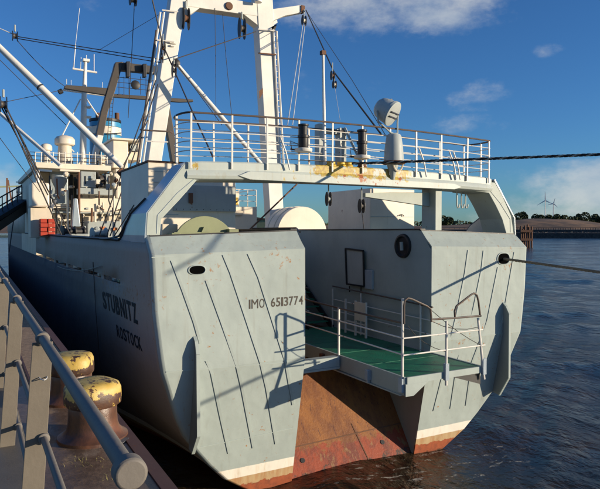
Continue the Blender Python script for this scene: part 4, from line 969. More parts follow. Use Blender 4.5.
# ---- deck fittings behind the transom
def build_deck():
    # net winch
    c = at(204.5, 235, Y=15.2); top = at(204.5, 216, Y=15.2).z; r = top - 5.95
    t = thing('net_winch', 'olive green winch wheel showing above the port bulwark', 'winch', (c.x, 15.2, 5.05))
    mb = MB(); mb.lathe([(.1, -.03), (r, -.03), (r, .05), (.1, .05)], (c.x, 15.2, 5.95), 40, (0, 1, 0)); obj('wheel', mb, M['olive'], t, bev=.01)
    mb = MB(); mb.lathe([(r - .35, .05), (r - .35, 1.0)], (c.x, 15.2, 5.95), 32, (0, 1, 0)); obj('drum', mb, M['olive'], t)
    mb = MB(); mb.prism([(c.x - .85, 15.10, 6.42), (c.x + .9, 15.10, 6.42), (c.x + .9, 15.10, 6.30), (c.x - .85, 15.10, 6.30)], (0, .06, 0)); mb.prism([(c.x - .12, 15.08, 6.42), (c.x + .12, 15.08, 6.42), (c.x + .05, 15.08, 6.56), (c.x - .05, 15.08, 6.56)], (0, .05, 0)); obj('brake_band', mb, M['olive'], t)
    mb = MB(); mb.box(c.x + .62, c.x + .9, 15.0, 15.4, 5.05, 6.50); mb.box(c.x - .95, c.x - .72, 15.0, 15.4, 5.05, 6.40); mb.box(c.x - .9, c.x + .9, 15.0, 16.2, 5.055, 5.3); obj('frame', mb, M['olive'], t, bev=.015)
    t = thing('locker_box', 'low cream box just left of the olive winch wheel', 'locker', (c.x - 1.2, 15.3, 5.05))
    mb = pbox(162, 224, 178, 238, 15.5, .5); mb.box(4.6, 5.4, 15.55, 15.9, 5.06, 6.0); obj('body', mb, M['beige'], t, bev=.03)
    # mast house on the port side: corner at px 148
    H = at(148, 165, Y=16.6); X0 = H.x; mbz = 8.35
    mb = MB(); mb.box(X0, X0 + 2.6, 16.6, 20.0, 5.06, mbz); mh = obj('mast_house', mb, M['white'], SHIP, bev=.02)
    mb = MB(); mb.box(X0 - .02, X0 + 2.62, 16.57, 20.02, mbz + .002, mbz + .05); obj('roof_edge', mb, M['rust'], mh)
    for i in range(7):
        mb = MB(); z = 6.3 + i * .3; mb.box(X0 + .10, X0 + .85, 16.585, 16.598, z, z + .012); obj('weld_seam', mb, M['gantryside'], mh)
    pn = at(174, 205, Y=16.55); pq = at(218, 195, Y=16.55)
    mb = MB(); mb.box(pn.x, X0 + 2.59, 16.545, 16.598, at(195, 211, Y=16.55).z, 7.75); pan = obj('riveted_panel', mb, M['machine'], mh)
    for i in range(9):
        mb = MB(); xx = pn.x + .07 + i * (X0 + 2.52 - pn.x) / 9; mb.lathe([(.014, 0), (.008, .012)], (xx, 16.545, at(195, 209.4, Y=16.55).z), 6, (0, -1, 0)); obj('rivet', mb, M['black'], pan)
    mb = pbox(189, 193, 193, 203, 16.5, .04); obj('hinge', mb, M['rust'], pan)
    mb = MB(); mb.bar(at(130, 211, X=X0 - .03) , at(142, 205, X=X0 - .03), .05, .05); mb.bar(at(142, 205, X=X0 - .03), at(143, 211, X=X0 - .03), .05, .05); obj('hatch_handle', mb, M['wire'], mh)
    # small deck house with railed top between the winch and the mast leg
    mb = pbox(219, 206.5, 257, 236, 18.5, 1.6); mb = MB().add(mb.v, mb.f); 
    d = obj('deck_house', mb, M['white'], SHIP, bev=.02)
    ta = at(221, 206.5, Y=18.5); tb = at(256.5, 207.5, Y=18.5); zt_ = ta.z
    for y in (18.52, 20.05):
        for k in range(5):
            x = ta.x + (tb.x - ta.x) * k / 4; mb = MB(); mb.tube([(x, y, zt_), (x, y, zt_ + .58)], .018, 6); obj('railing_post', mb, M['railw'], d)
        for h in (.2, .39, .58):
            mb = MB(); mb.tube([(ta.x, y, zt_ + h), (tb.x, y, zt_ + h)], .014, 6); obj('rail', mb, M['railw'], d)
    for x in (ta.x, tb.x):
        mb = MB(); mb.tube([(x, 18.52, zt_ + .58), (x, 20.05, zt_ + .58)], .014, 6); obj('rail', mb, M['railw'], d)
    mb = MB(); a_ = at(222, 180, Y=18.3); mb.box(a_.x - .10, a_.x + .06, 18.25, 18.4, 6.4, 8.2); obj('rusty_pipe', mb, M['rust'], d)
    mb = pbox(229, 211, 243, 215, 18.42, .08); obj('ledge', mb, M['beige'], d)
    sg = thing('warning_sign', 'small yellow sign with black mark on the railing above the white deckhouse', 'sign', tuple(at(234, 205, Y=18.45)))
    mb = pbox(229.8, 191, 238.8, 205.5, 18.45, .02); obj('board', mb, M['white'], sg)
    mb = pbox(231, 197.3, 237.8, 204.8, 18.435, .012); y_ = obj('yellow_field', mb, M['yellow'], sg)
    cc = at(234.4, 201, Y=18.43); mb = MB()
    for ang in (90, 210, 330):
        q = [(cc.x + .10 * math.cos(R(ang + s_)) * r_, 18.428, cc.z + .10 * math.sin(R(ang + s_)) * r_) for s_, r_ in ((-28, .25), (-28, 1), (28, 1), (28, .25))]; mb.prism(q, (0, .004, 0))
    obj('black_mark', mb, M['black'], y_)
    # barrel vault cover
    YD = 22.4; a_ = at(277, 228, Y=YD); b_ = at(327, 228, Y=YD); cx_ = (a_.x + b_.x) / 2; rr = (b_.x - a_.x) / 2 * 1.0; zb = 6.3
    t = thing('drum_cover', 'white half-round drum housing beside the right mast leg', 'drum housing', (cx_, YD + .5, 5.05))
    zc_ = at(303, 206.5, Y=YD).z - rr
    mb = MB(); mb.lathe([(rr - .02, 0), (rr, .02), (rr, 1.3), (rr - .02, 1.32)], (cx_, YD, zc_), 48, (0, 1, 0)); obj('shell', mb, M['white'], t)
    for yy in (YD + .35, YD + .95):
        mb = MB(); mb.lathe([(rr + .001, 0), (rr + .02, .005), (rr + .02, .05), (rr + .001, .055)], (cx_, yy, zc_), 48, (0, 1, 0)); obj('band', mb, M['beige'], t)
    mb = MB(); mb.box(cx_ - rr * .8, cx_ + rr * .8, YD + .05, YD + 1.2, 5.06, zc_); obj('plinth', mb, M['white'], t)
    # white trunk house to starboard of the well
    xc = at(370, 208, Y=15.9).x; x1 = at(414.5, 208, Y=15.9).x; yf = xc / (at(328, 208, Y=1).x)
    mb = MB(); mb.box(xc, x1, 15.9, yf, 5.06, 7.82); w = obj('trunk_house', mb, M['white'], SHIP, bev=.025)
    mb = MB(); q = at(401, 217, Y=15.88); mb.tube(arcpts((q.x, 15.86, q.z), .11, R(20), R(150), 8, (1, 0, 0), (0, 0, .7)), .014, 6); obj('handle', mb, M['black'], w)
    mb = MB(); mb.box(xc + .02, x1 - .02, 15.88, 15.897, 6.9, 6.912); obj('weld_seam', mb, M['gantryside'], w)
    # small junk on the starboard rim
    for px, py in ((484, 229), ):
        pass
build_deck()

# ---- goal-post mast
YM = 23.9
def build_masts():
    def P(px, py, Y=YM): return at(px, py, Y=Y)
    mb = MB()
    def leg(b0, b1, t0, t1, dep=.62, Y=YM):
        B0, B1, T0, T1 = P(*b0, Y), P(*b1, Y), P(*t0, Y), P(*t1, Y); return MB().prism([B0, B1, T1, T0], (0, dep, 0))
    lm = MB(); B0, B1 = P(147.5, 166), P(161, 166); T0, T1 = P(174.5, -25), P(190, -25)
    dz = (B0.z - 6.0); k = (B0.z - 6) / (T0.z - B0.z)
    B0b = B0 - (T0 - B0) * k; B1b = B1 - (T1 - B1) * k
    lm.prism([B0b, B1b, T1, T0], (0, .6, 0)); mast = obj('goalpost_mast', lm, M['mast'], SHIP, bev=.02)
    rm = MB(); B0, B1 = P(267.5, 170), P(281.5, 170); T0, T1 = P(255.5, -25), P(271.5, -25)
    k = (B0.z - 5.06) / (T0.z - B0.z); rm.prism([B0 - (T0 - B0) * k, B1 - (T1 - B1) * k, T1, T0], (0, .6, 0)); obj('mast_leg', rm, M['mast'], mast, bev=.02)
    # cross beam with haunches
    Yb_ = YM + .02; mb = MB(); mb.prism([P(187.6, -9, Yb_), P(258.5, 3.5, Yb_), P(258.5, 16, Yb_), P(252.5, 15.3, Yb_), P(187, 6.0, Yb_)], (0, .54, 0)); obj('cross_beam', mb, M['mast'], mast, bev=.02)
    Yb_ = YM + .04
    for tri in ([P(184, 5, Yb_), P(200, 7.7, Yb_), P(183, 19, Yb_)], [P(259, 15.5, Yb_), P(243.5, 13.8, Yb_), P(259.2, 26, Yb_)]):
        mb = MB(); mb.prism(tri, (0, .48, 0)); obj('haunch', mb, M['mast'], mast)
    mb = MB(); c = P(229, 6); mb.lathe([(.17, 0), (.15, .05), (.05, .05)], (c.x, YM - .01, c.z), 20, (0, -1, 0)); obj('beam_socket', mb, M['rust'], mast)
    mb = MB(); c = P(255.5, 2); mb.lathe([(.0, 0), (.16, 0), (.16, .7), (0, .7)], (c.x, YM - .28, c.z - .1), 16); obj('top_post', mb, M['mast'], mast)
    # yard arm to starboard
    Yb_ = YM + .06; mb = MB(); mb.prism([P(266, 9.8, Yb_), P(301, 4.8, Yb_), P(303.5, 6.5, Yb_), P(303.5, 12, Yb_), P(285, 15.5, Yb_), P(267, 23, Yb_)], (0, .3, 0)); ya = obj('yard_arm', mb, M['mast'], mast, bev=.015)
    mb = MB(); mb.box(P(301.5, 5).x, P(305, 5).x, YM, YM + .3, P(302, 11.5).z, P(302, 5).z); obj('arm_head', mb, M['rust'], ya)
    mb = MB(); mb.prism([P(271.6, 22), P(277, 19.5), P(277.5, 22.5), P(272, 26)], (0, .2, 0)); obj('arm_bracket', mb, M['mast'], mast)
    mb = MB(); mb.prism([P(277, 23.5), P(271.5, 27), P(272, 32), P(274.5, 32.5)], (0, .15, 0)); obj('floodlight', mb, M['black'], mast)
    # ladder and pipes on the legs
    for (a_, b_, off) in (((273.2, 29), (280.5, 170), .0), ((276.5, 31), (284, 170), .0), ((164, 12), (142.5, 166), 0), ((160.2, 12), (139, 166), 0), ((156.5, 30), (137, 166), .0)):
        mb = MB(); mb.tube([P(*a_, YM - .05), P(*b_, YM - .05)], .045, 6); obj('ladder_rail', mb, M['railw'] if a_[0] != 156.5 else M['raild'], mast)
    for i in range(24):
        u = i / 24; mb = MB(); mb.tube([P(273.2 + 7.3 * u, 30 + 140 * u, YM - .05), P(276.5 + 7.5 * u, 31 + 140 * u, YM - .05)], .015, 5); obj('ladder_rung', mb, M['railw'], mast)
    for py, x0, x1 in ((10, 162, 178), (40, 157, 174), (29, 258, 274), (53, 258.5, 276)):
        mb = MB(); mb.tube([P(x0, py, YM - .12), P(x1, py + 1.6, YM - .12)], .03, 6); obj('band', mb, M['railw'] if py != 53 else M['rust'], mast)
    mb = MB(); mb.tube([P(140.5, 96.5+33, YM - .6), P(141.5, 130, YM - 1.0), P(170, 131.5, YM - 1.0), P(172, 133, YM - .6)], .035, 6); obj('guard_rail', mb, M['raild'], mast)
    mb = MB(); mb.tube([P(146, 141, YM - 1.0), P(168, 142, YM - 1.0)], .025, 6); obj('guard_rail', mb, M['railw'], mast)
    mb = MB(); mb.prism([P(259, 91, YM - .01), P(263, 88, YM - .01), P(263, 93, YM - .01), P(259.5, 99, YM - .01)], (0, .004, 0)); obj('rust_mark', mb, M['rust'], mast)
    mb = pbox(170, 41.3, 176.5, 43.3, YM - .1, .1); mb = pbox(171, 44.6, 174.5, 46.2, YM - .1, .1, mb); obj('cleat', mb, M['mast'], mast)
    # second portal, brown, with yard
    Y2 = 37.0
    def Q(px, py): return at(px, py, Y=Y2)
    mb = MB(); mb.prism([Q(88.5, 172), Q(96.5, 172), Q(108, 112), Q(115.5, 90), Q(121.5, 69), Q(123, 61.5), Q(115.5, 62), Q(113.5, 70), Q(108, 88), Q(101, 112)], (0, .5, 0)); bm_ = obj('portal_mast', mb, M['brown'], SHIP, bev=.03)
    mb = MB(); mb.prism([at(121, 61.8, Y=Y2 + .03), at(163, 67, Y=Y2 + .03), at(163, 74, Y=Y2 + .03), at(120.5, 70, Y=Y2 + .03)], (0, .44, 0)); obj('portal_beam', mb, M['brown'], bm_, bev=.03)
    mb = MB(); mb.prism([Q(156, 66), Q(163, 66), Q(180, 165), Q(173, 165)], (0, .5, 0)); obj('portal_leg', mb, M['brown'], bm_, bev=.03)
    Q5 = lambda x, y: at(x, y, Y=Y2 + .06)
    mb = MB(); mb.prism([Q5(64.5, 85.8), Q5(67, 84.8), Q5(111, 88.2), Q5(111, 95), Q5(107, 95), Q5(64.5, 88.2)], (0, .3, 0)); obj('yard', mb, M['brown'], bm_, bev=.02)
    mb = MB(); mb.prism([Q5(112, 93.5), Q5(193, 99.3), Q5(193.5, 101.5), Q5(180, 102), Q5(112, 96.8)], (0, .25, 0)); obj('yard', mb, M['brown'], bm_, bev=.02)
    mb = MB(); p = Q(60.5, 91.5); mb.lathe([(.05, -.14), (.14, -.11), (.14, .11), (.05, .14)], p, 14, (1, 0, .6)); obj('yard_lamp', mb, M['black'], bm_)
    for x in (127.5, 144):
        mb = MB(); mb.prism([Q(x - 2.6, 62.5 + (x - 127) * .14), Q(x + 1.6, 62.5 + (x - 127) * .14), Q(x + 1.2, 78), Q(x - 2, 78)], (0, -.35, 0)); obj('mast_block', mb, M['black'], bm_, bev=.03)
    for py in (77, 82, 87):
        mb = MB(); mb.tube([Q(117, py), Q(160, py + 4.4)], .018, 5); obj('guard_rail', mb, M['wire'], bm_)
    for px in (119, 124, 129, 140.5, 146):
        mb = MB(); mb.tube([Q(px, 76.5), Q(px, 94.5)], .018, 5); obj('guard_rail', mb, M['wire'], bm_)
    mb = MB(); p = Q(135, 85.3); mb.lathe([(.12, -.15), (.27, -.02), (.28, .04), (.25, .06)], p - Vector((0, .1, 0)), 20, (0, -1, 0)); obj('portal_floodlight', mb, M['black'], bm_)
    for px in (112.5, 109.5):
        mb = MB(); mb.tube([Q(px + 1, 98), Q(px - 3, 150)], .02, 5); obj('ladder_rail', mb, M['wire'], bm_)
    for i in range(12):
        mb = MB(); y = 99 + i * 4; mb.tube([Q(110.5 - i * .32, y), Q(113.5 - i * .32, y + .4)], .012, 4); obj('ladder_rung', mb, M['wire'], bm_)
    mb = MB(); mb.prism([Q(87.5, 172), Q(93, 172), Q(101.5, 137), Q(96, 136)], (0, -.6, 0)); obj('mast_heel', mb, M['mast'], bm_, bev=.02)
    # radar mast
    Y3 = 41.0
    def S(px, py): return at(px, py, Y=Y3)
    mb = MB(); mb.tube([S(82.5, 175), S(84, 100), S(85.5, 62)], [.24, .17, .10], 12); rmst = obj('radar_mast', mb, M['mast'], SHIP)
    for (a_, b_, r_) in (((72.5, 68.5), (97, 72.5), .07), ((63, 89.5), (104, 95), .09)):
        mb = MB(); mb.tube([S(*a_), S(*b_)], r_, 8); obj('crosstree', mb, M['mast'], rmst)
    for a_, b_, r_ in (((73.5, 69), (75.5, 44), .035), ((75.5, 44), (79.5, 8), .018), ((80.5, 69), (81, 57), .02), ((94, 71), (94, 54), .03), ((86.2, 62), (86.3, 55), .02), ((66.5, 89), (66.5, 79), .018), ((71, 90), (71, 80), .018), ((102, 94), (102.3, 82), .02)):
        mb = MB(); mb.tube([S(*a_), S(*b_)], r_, 5); obj('aerial', mb, M['turbine'], rmst)
    for a_, b_ in (((80.5, 99), (60, 140)), ((86, 98), (98, 116)), ((62, 140), (74, 152))):
        mb = MB(); mb.tube([S(*a_), S(*b_)], .045, 6); obj('mast_stay', mb, M['mast'], rmst)
    for py in (106, 116, 126):
        mb = MB(); mb.box(S(84, py).x, S(91, py).x, Y3 - .2, Y3 + .4, S(85, py + 1.2).z, S(85, py).z); obj('mast_platform', mb, M['mast'], rmst)
    mb = MB(); p = S(86, 61); mb.box(p.x - .2, p.x + .2, Y3 - .2, Y3 + .2, p.z - .05, p.z + .12); obj('mast_cap', mb, M['mast'], rmst, bev=.02)
    # funnel
    Y4 = 42.5
    a_ = at(92.5, 140, Y=Y4); b_ = at(124, 140, Y=Y4); cx_ = (a_.x + b_.x) / 2; rr = (b_.x - a_.x) / 2
    def band(name, py0, py1, m, dr=0, par=None):
        z1 = at(108, py0, Y=Y4).z; z0 = at(108, py1, Y=Y4).z; mb = MB(); mb.lathe([(rr + dr - .03, z0), (rr + dr, z0 + .02), (rr + dr, z1 - .02), (rr + dr - .03, z1)], (cx_, Y4 + rr, 0), 40); return obj(name, mb, m, par)
    f = band('funnel', 133.6, 175, M['blue'], 0, SHIP); band('funnel_white_band', 125.8, 133.4, M['white'], .03, f); band('funnel_upper_band', 120.6, 125.6, M['blue'], .0, f); band('funnel_top', 117.5, 120.4, M['black'], .02, f)
    for px in (98, 117):
        p = at(px, 118, Y=Y4 + rr); mb = MB(); mb.tube([(p.x, Y4 + rr, p.z - .3), (p.x, Y4 + rr, p.z + .35)], .16, 12); obj('exhaust_pipe', mb, M['rust'], f)
    mb = MB(); p = at(116, 137, Y=Y4 - .05); mb.bar(at(106, 134, Y=Y4 - .1), at(121, 133, Y=Y4 - .1), .2, .05); obj('funnel_step', mb, M['black'], f)
build_masts()

# ---- bridge superstructure
def build_superstructure():
    Yb = 34.0
    X0 = at(36, 200, Y=Yb).x; X1 = CX + 5.4
    mb = MB(); mb.box(X0 + .1, X1, Yb + 1.6, 46, 5.06, at(80, 171, Y=Yb).z); D = obj('deckhouse', mb, M['beige'], SHIP, bev=.03)
    def part(name, r, Y, dep, m, bev=.02, par=D):
        return obj(name, pbox(*r, Y, dep), M[m], par, bev=bev)
    part('boat_deck_edge', (35.5, 163.8, 111, 169.2), Yb - .6, 13, 'white')
    part('boat_deck_edge', (60, 169.4, 80, 171.5), Yb - .8, .3, 'white')
    part('parapet', (78.5, 198, 124, 211.8), Yb - .9, .12, 'white')
    part('promenade_deck', (40, 211.9, 126, 213.4), Yb - .8, 2.3, 'machine')
    part('side_wall', (36, 168, 40, 238), Yb - .2, 1.8, 'white')
    part('wall_recess', (50, 171.5, 68, 204), Yb + 1.3, .25, 'gantryside')
    part('store', (31.5, 182.5, 49.5, 207), Yb - 4.4, 1.6, 'white', .08)
    part('lower_store', (30.5, 208, 52, 237.5), Yb - 4.2, 1.3, 'beige')
    part('lower_wall', (50, 206, 82, 238), Yb + .4, 1.0, 'beige')
    part('lower_wall', (82, 213.6, 126, 238), Yb - .2, 1.6, 'beige')
    part('white_beam', (50, 204.5, 70, 208), Yb - .2, .5, 'white')
    part('white_beam', (52, 212, 72, 215), Yb - .25, .5, 'white')
    part('white_beam', (54, 219, 72, 221.4), Yb - .3, .5, 'white')
    part('corner_wall', (116, 169.2, 126, 198), Yb - .6, 2.0, 'white')
    part('doorway', (108.5, 172.5, 115, 196), Yb + 1.45, .12, 'glass')
    part('doorway', (74, 177, 81, 205), Yb + 1.45, .12, 'glass')
    part('doorway', (69.5, 174.5, 73, 200), Yb + 1.5, .1, 'black')
    part('cabinet', (81, 171.5, 96, 187.5), Yb - 1.7, .8, 'machine')
    c = part('cabinet', (79.5, 188, 97.5, 194), Yb - 1.8, 1.0, 'machine')
    part('cabinet', (97.5, 188.5, 112.5, 195), Yb - 1.7, 1.0, 'machine')
    part('cabinet', (106, 174, 110, 189), Yb - 1.5, .5, 'machine')
    for r in ((85, 176, 86, 184), (88.5, 178.5, 92.5, 179.4)): part('cabinet_handle', r, Yb - 1.74, .03, 'black', 0)
    mb = MB(); p = at(101.5, 180, Y=Yb - 1.2); mb.lathe([(.2, -.35), (.42, -.3), (.42, -.22), (.25, -.2), (.25, .2), (.42, .22), (.42, .3), (.2, .35)], p, 20, (1, .2, 0)); obj('winch_drum', mb, M['brown'], D)
    mb = MB(); p0 = at(60.5, 190, Y=Yb - .2); p1 = at(60.5, 174, Y=Yb - .2); s = at(68, 180, Y=Yb).x - at(60.5, 180, Y=Yb).x
    mb.lathe([(s * .55, p0.z), (s * .62, p0.z + .15), (s * 1.05, p1.z - .35), (s * 1.05, p1.z)], (p0.x, Yb - .1 + s, 0), 20); obj('hopper', mb, M['gantryside'], D)
    mb = pbox(56, 190, 65, 203, Yb + .1, .5); obj('hopper_stand', mb, M['machine'], D)
    # grey locker with orange boxes
    part('deck_locker', (87.5, 221, 121, 238.5), Yb - 2.6, 1.0, 'machine', .04)
    for r in ((101, 226.5, 105.5, 229.2), (101, 233, 106.5, 236), (113, 227.5, 117.5, 230.3)): part('orange_box', r, Yb - 2.7, .09, 'orange', .01)
    # red stack
    t = thing('red_crates', 'stack of bright red boxes on the deck by the bulwark', 'boxes', tuple(at(47, 236, Y=29)))
    for j in range(4):
        for i in range(2):
            mb = pbox(40.5 + i * 7.6, 218.8 + j * 4.4, 47.6 + i * 7.6, 222.8 + j * 4.4, 29.0 - .05 * ((i + j) % 2), .7); obj('box', mb, M['red'], t, bev=.02)
    # ventilators: mushroom cowls
    def mush(px, py0, py1, wpx, Y, label):
        s = (at(px + 10, py0, Y=Y).x - at(px, py0, Y=Y).x) / 10; zt_ = at(px, py0, Y=Y).z; zb = at(px, py1, Y=Y).z; x = at(px, py1, Y=Y).x; r = wpx / 2 * s
        mb = MB(); mb.lathe([(r * .85, zb), (r * .72, zb + (zt_ - zb) * .35), (r * .66, zb + (zt_ - zb) * .7)], (x, Y, 0), 24); v = obj('ventilator', mb, M['beige'], D)
        h = (zt_ - zb); mb = MB(); mb.lathe([(r * .9, zt_ - h * .34), (r * 1.02, zt_ - h * .30), (r * 1.02, zt_ - h * .14), (r * .8, zt_ - h * .05), (r * .3, zt_)], (x, Y, 0), 24); obj('ventilator_cowl', mb, M['white'], v)
    mush(46.5, 143.5, 165, 11.5, Yb + 1, ''); mush(65, 135.5, 165, 20, Yb + 1.2, '')
    mush(102, 156, 170, 9, Yb - .3, '')
    part('vent_house', (113, 140, 128, 168), Yb - .3, 2.5, 'white', .04); part('vent_roof', (112, 138.2, 141, 140.2), Yb - .5, 3.0, 'white')
    part('vent_house', (128, 140.2, 140, 160), Yb + .5, 2.0, 'beige')
    g = part('louvre', (128.8, 144, 138, 151.5), Yb + .38, .1, 'black'); mb = MB(); p = at(133.5, 147.5, Y=Yb + .3); mb.lathe([(.10, -.02), (.20, 0), (.20, .05), (.16, .06)], p, 18, (0, -1, 0)); obj('fan_ring', mb, M['machine'], g)
    # slanting chute and struts
    mb = MB(); mb.prism([at(75, 167, Y=Yb), at(82, 160, Y=Yb), at(87, 157, Y=Yb), at(86, 167, Y=Yb)], (0, .8, 0)); obj('chute', mb, M['white'], D)
    for a_, b_ in (((39, 170), (52, 171)), ((40, 230), (56, 200)), ((37, 230), (46, 185))):
        mb = MB(); mb.bar(at(*a_, Y=Yb - 2.4), at(*b_, Y=Yb - 2.4), .10, .10); obj('strut', mb, M['mast'], D)
    # railings of the boat deck
    for px in range(29, 112, 6):
        mb = MB(); mb.tube([at(px, 164, Y=Yb - .55), at(px + .3, 152, Y=Yb - .55)], .028, 5); obj('railing_post', mb, M['railw'], D)
    for py in (152.3, 156, 160):
        mb = MB(); mb.tube([at(27, py - .6, Y=Yb - .55), at(112, py + 3.4, Y=Yb - .55)], .022, 5); obj('rail', mb, M['wire'] if py > 153 else M['railw'], D)
    for px in range(82, 124, 7):
        mb = MB(); mb.tube([at(px, 198, Y=Yb - .85), at(px, 188, Y=Yb - .85)], .02, 5); obj('railing_post', mb, M['wire'], D)
    # small stuff in front of the deckhouse: pipes, winch
    random.seed(12)
    for px, py0, py1, r_, m in ((46, 188, 236, .07, 'beige'), (67.5, 190, 236, .05, 'machine'), (79, 172, 214, .06, 'rust'), (72, 195, 238, .05, 'wire'), (92, 208, 222, .05, 'rust'), (95, 212, 222, .07, 'beige'), (114, 196, 222, .04, 'beige'), (38, 170, 205, .06, 'railw'), (56, 210, 238, .04, 'wire'), (122, 170, 238, .05, 'railw')):
        mb = MB(); mb.tube([at(px, py0, Y=Yb - 2.9), at(px + random.uniform(-.5, .5), py1, Y=Yb - 2.9)], r_, 8); obj('pipe', mb, M[m], D)
    random.seed(77)
    for i in range(70):
        px = random.uniform(38, 122); py = random.choice([random.uniform(214, 234), random.uniform(172, 196), random.uniform(206, 232)])
        w = random.uniform(1.0, 4.5); h = random.uniform(1.2, 5); Yq = Yb - random.uniform(.9, 2.6)
        m = random.choice(['white', 'machine', 'beige', 'black', 'rust', 'gantryside', 'black', 'brown', 'beige'])
        if random.random() < .5: obj('deck_fitting', pbox(px, py, px + w, py + h, Yq, .15 + random.random() * .4), M[m], D, bev=.02)
        else:
            mb = MB(); p = at(px, py, Y=Yq); r_ = random.uniform(.06, .13); mb.lathe([(r_ * .7, 0), (r_, .04), (r_, .2), (r_ * .6, .26)], p, 12, (random.uniform(-.4, .4), -1, random.uniform(-.2, .6))); obj('deck_fitting', mb, M[m], D)
    for i in range(16):
        px = random.uniform(38, 118); py = random.uniform(172, 220); mb = MB(); Yq = Yb - random.uniform(1, 3)
        mb.tube([at(px, py, Y=Yq), at(px + random.uniform(-1, 1), py + random.uniform(8, 22), Y=Yq), at(px + random.uniform(-6, 6), py + random.uniform(18, 26), Y=Yq)], random.uniform(.02, .045), 6); obj('pipe', mb, M[random.choice(['black', 'beige', 'rust', 'machine', 'railw'])], D)
    for row, (py, x0, x1) in enumerate(((206, 40, 80), (209, 40, 80), (222, 54, 84), (226, 54, 84), (230, 54, 84))):
        mb = MB(); mb.tube([at(x0, py, Y=Yb - 1.9), at(x1, py + .6, Y=Yb - 1.9)], .022, 5); obj('rail', mb, M['wire'], D)
    t = thing('cargo_winch', 'dark cargo winch with drums standing on the deck left of the grey locker', 'winch', tuple(at(73, 238, Y=27)))
    p = at(73, 229, Y=27)
    mb = MB(); mb.lathe([(.15, -.5), (.25, -.48), (.25, -.42), (.12, -.40), (.12, .0), (.25, .02), (.25, .08), (.13, .1), (.13, .4), (.22, .42), (.22, .48)], p + Vector((0, 0, -.1)), 18, (1, .25, 0)); obj('drum', mb, M['black'], t)
    mb = MB(); mb.box(p.x - .6, p.x + .6, 26.8, 27.8, 5.06, p.z - .2); obj('bed', mb, M['machine'], t, bev=.03)
    mb = MB(); mb.prism([(p.x - .05, 26.9, p.z + .1), (p.x + .3, 26.9, p.z + .1), (p.x + .18, 26.9, p.z + 1.3), (p.x + .05, 26.9, p.z + 1.3)], (0, .3, 0)); obj('gear_case', mb, M['gantryside'], t, bev=.03)
    t = thing('anchor_windlass', 'small grey windlass between the cargo winch and the mast rigging', 'winch', tuple(at(100, 238, Y=24)))
    p = at(99, 233, Y=24); mb = MB(); mb.lathe([(.16, -.3), (.22, -.28), (.12, -.2), (.12, .2), (.22, .28), (.16, .3)], p, 16, (1, .3, 0)); obj('drum', mb, M['machine'], t)
    mb = MB(); mb.box(p.x - .3, p.x + .3, 23.8, 24.4, 5.06, p.z - .1); obj('bed', mb, M['black'], t, bev=.02)
build_superstructure()

# ------------------------------------------------------------------ booms, blocks and ropes: each a thing of its own
def boom(name, pts, r, m, label, cat='boom', n=12):
    mb = MB(); mb.tube(pts, r, n); c = Vector(pts[0]); ROOT_ = c
    o = obj(name, mb, M[m]); return tag(o, label, cat)
F = at(122, 167, Y=20.2); Tp = at(-14, 34, Y=22.5)
t = thing('derrick_boom', 'long white derrick boom slanting up to the top left of the picture', 'boom', tuple(F))
mb = MB(); mb.tube([F, F.lerp(Tp, .15), F.lerp(Tp, .6), Tp], [.075, .105, .115, .095], 14); obj('spar', mb, M['mast'], t)
mb = MB(); mb.bar(F + Vector((-.1, 0, -.1)), F + Vector((.14, 0, -.35)), .2, .2); obj('heel_fitting', mb, M['rust'], t)
q = F.lerp(Tp, .60); mb = MB(); mb.lathe([(.116, -.03), (.128, -.02), (.128, .02), (.116, .03)], q, 14, (Tp - F)); obj('spar_band', mb, M['wire'], t)
t = thing('derrick_boom', 'slender white boom sloping down to the right between the mast legs', 'boom', tuple(at(256, 157, Y=23)))
a_ = at(176, 63, Y=23.2); b_ = at(262, 165, Y=22.6)
mb = MB(); mb.tube([a_, a_.lerp(b_, .5), b_], [.075, .10, .085], 12); obj('spar', mb, M['mast'], t)
mb = MB(); mb.lathe([(.05, -.12), (.15, -.08), (.15, .08), (.05, .12)], a_, 12, (0, 1, 0)); obj('head_block', mb, M['black'], t)
t = thing('derrick_boom', 'thin white boom above the deckhouse roof at the far left', 'boom', tuple(at(61, 166, Y=32)))
mb = MB(); mb.tube([at(61, 166, Y=32), at(-6, 108, Y=36)], [.10, .09], 10); obj('spar', mb, M['mast'], t)

def block(px, py, Y, r, label, m='rust', tall=1.5, axis=(1, 0, 0), shank=.25):
    c = at(px, py, Y=Y); t = thing('pulley_block', label, 'pulley block', tuple(c), 'pulley blocks in the rigging')
    q = Vector((0, -1, 0)) if axis == 'f' else Vector(axis)
    side = Vector((1, 0, 0))
    for s in (-1, 1):
        mb = MB(); ring = [c + side * (s * r * .38) + Vector((0, math.cos(a) * r * .7, math.sin(a) * r * tall)) for a in [2 * math.pi * i / 14 for i in range(14)]]
        mb.prism(ring, side * (s * r * .12)); obj('cheek', mb, M['black'], t)
    mb = MB(); mb.lathe([(r * .62, -r * .3), (r * .5, -r * .1), (r * .5, r * .1), (r * .62, r * .3)], c, 16, side); obj('sheave', mb, M[m], t)
    mb = MB(); mb.tube([c + Vector((0, 0, r * tall * .9)), c + Vector((0, 0, r * tall + shank))], r * .16, 6); obj('shackle', mb, M['machine'], t)
    return c
block(186, 18.5, YM - .05, .26, 'rusty pulley block hanging under the left end of the mast crossbeam', 'rust', 1.75)
block(242, 28.5, YM - .05, .26, 'dark pulley block hanging under the right end of the mast crossbeam', 'brown', 1.75)
block(304, 20.5, YM - .02, .17, 'small pale pulley block hanging from the tip of the yard arm', 'beige', 1.4)
block(334.5, 84.5, 16, .10, 'small pale pulley on the rope right of the thin white pole', 'beige', 1.3)
block(332.5, 75.5, 16, .10, 'small dark pulley on the rope just above the pale one', 'rust', 1.5)
block(133, -1, 28, .30, 'dark pulley block cut by the top edge of the picture', 'black', 1.0)
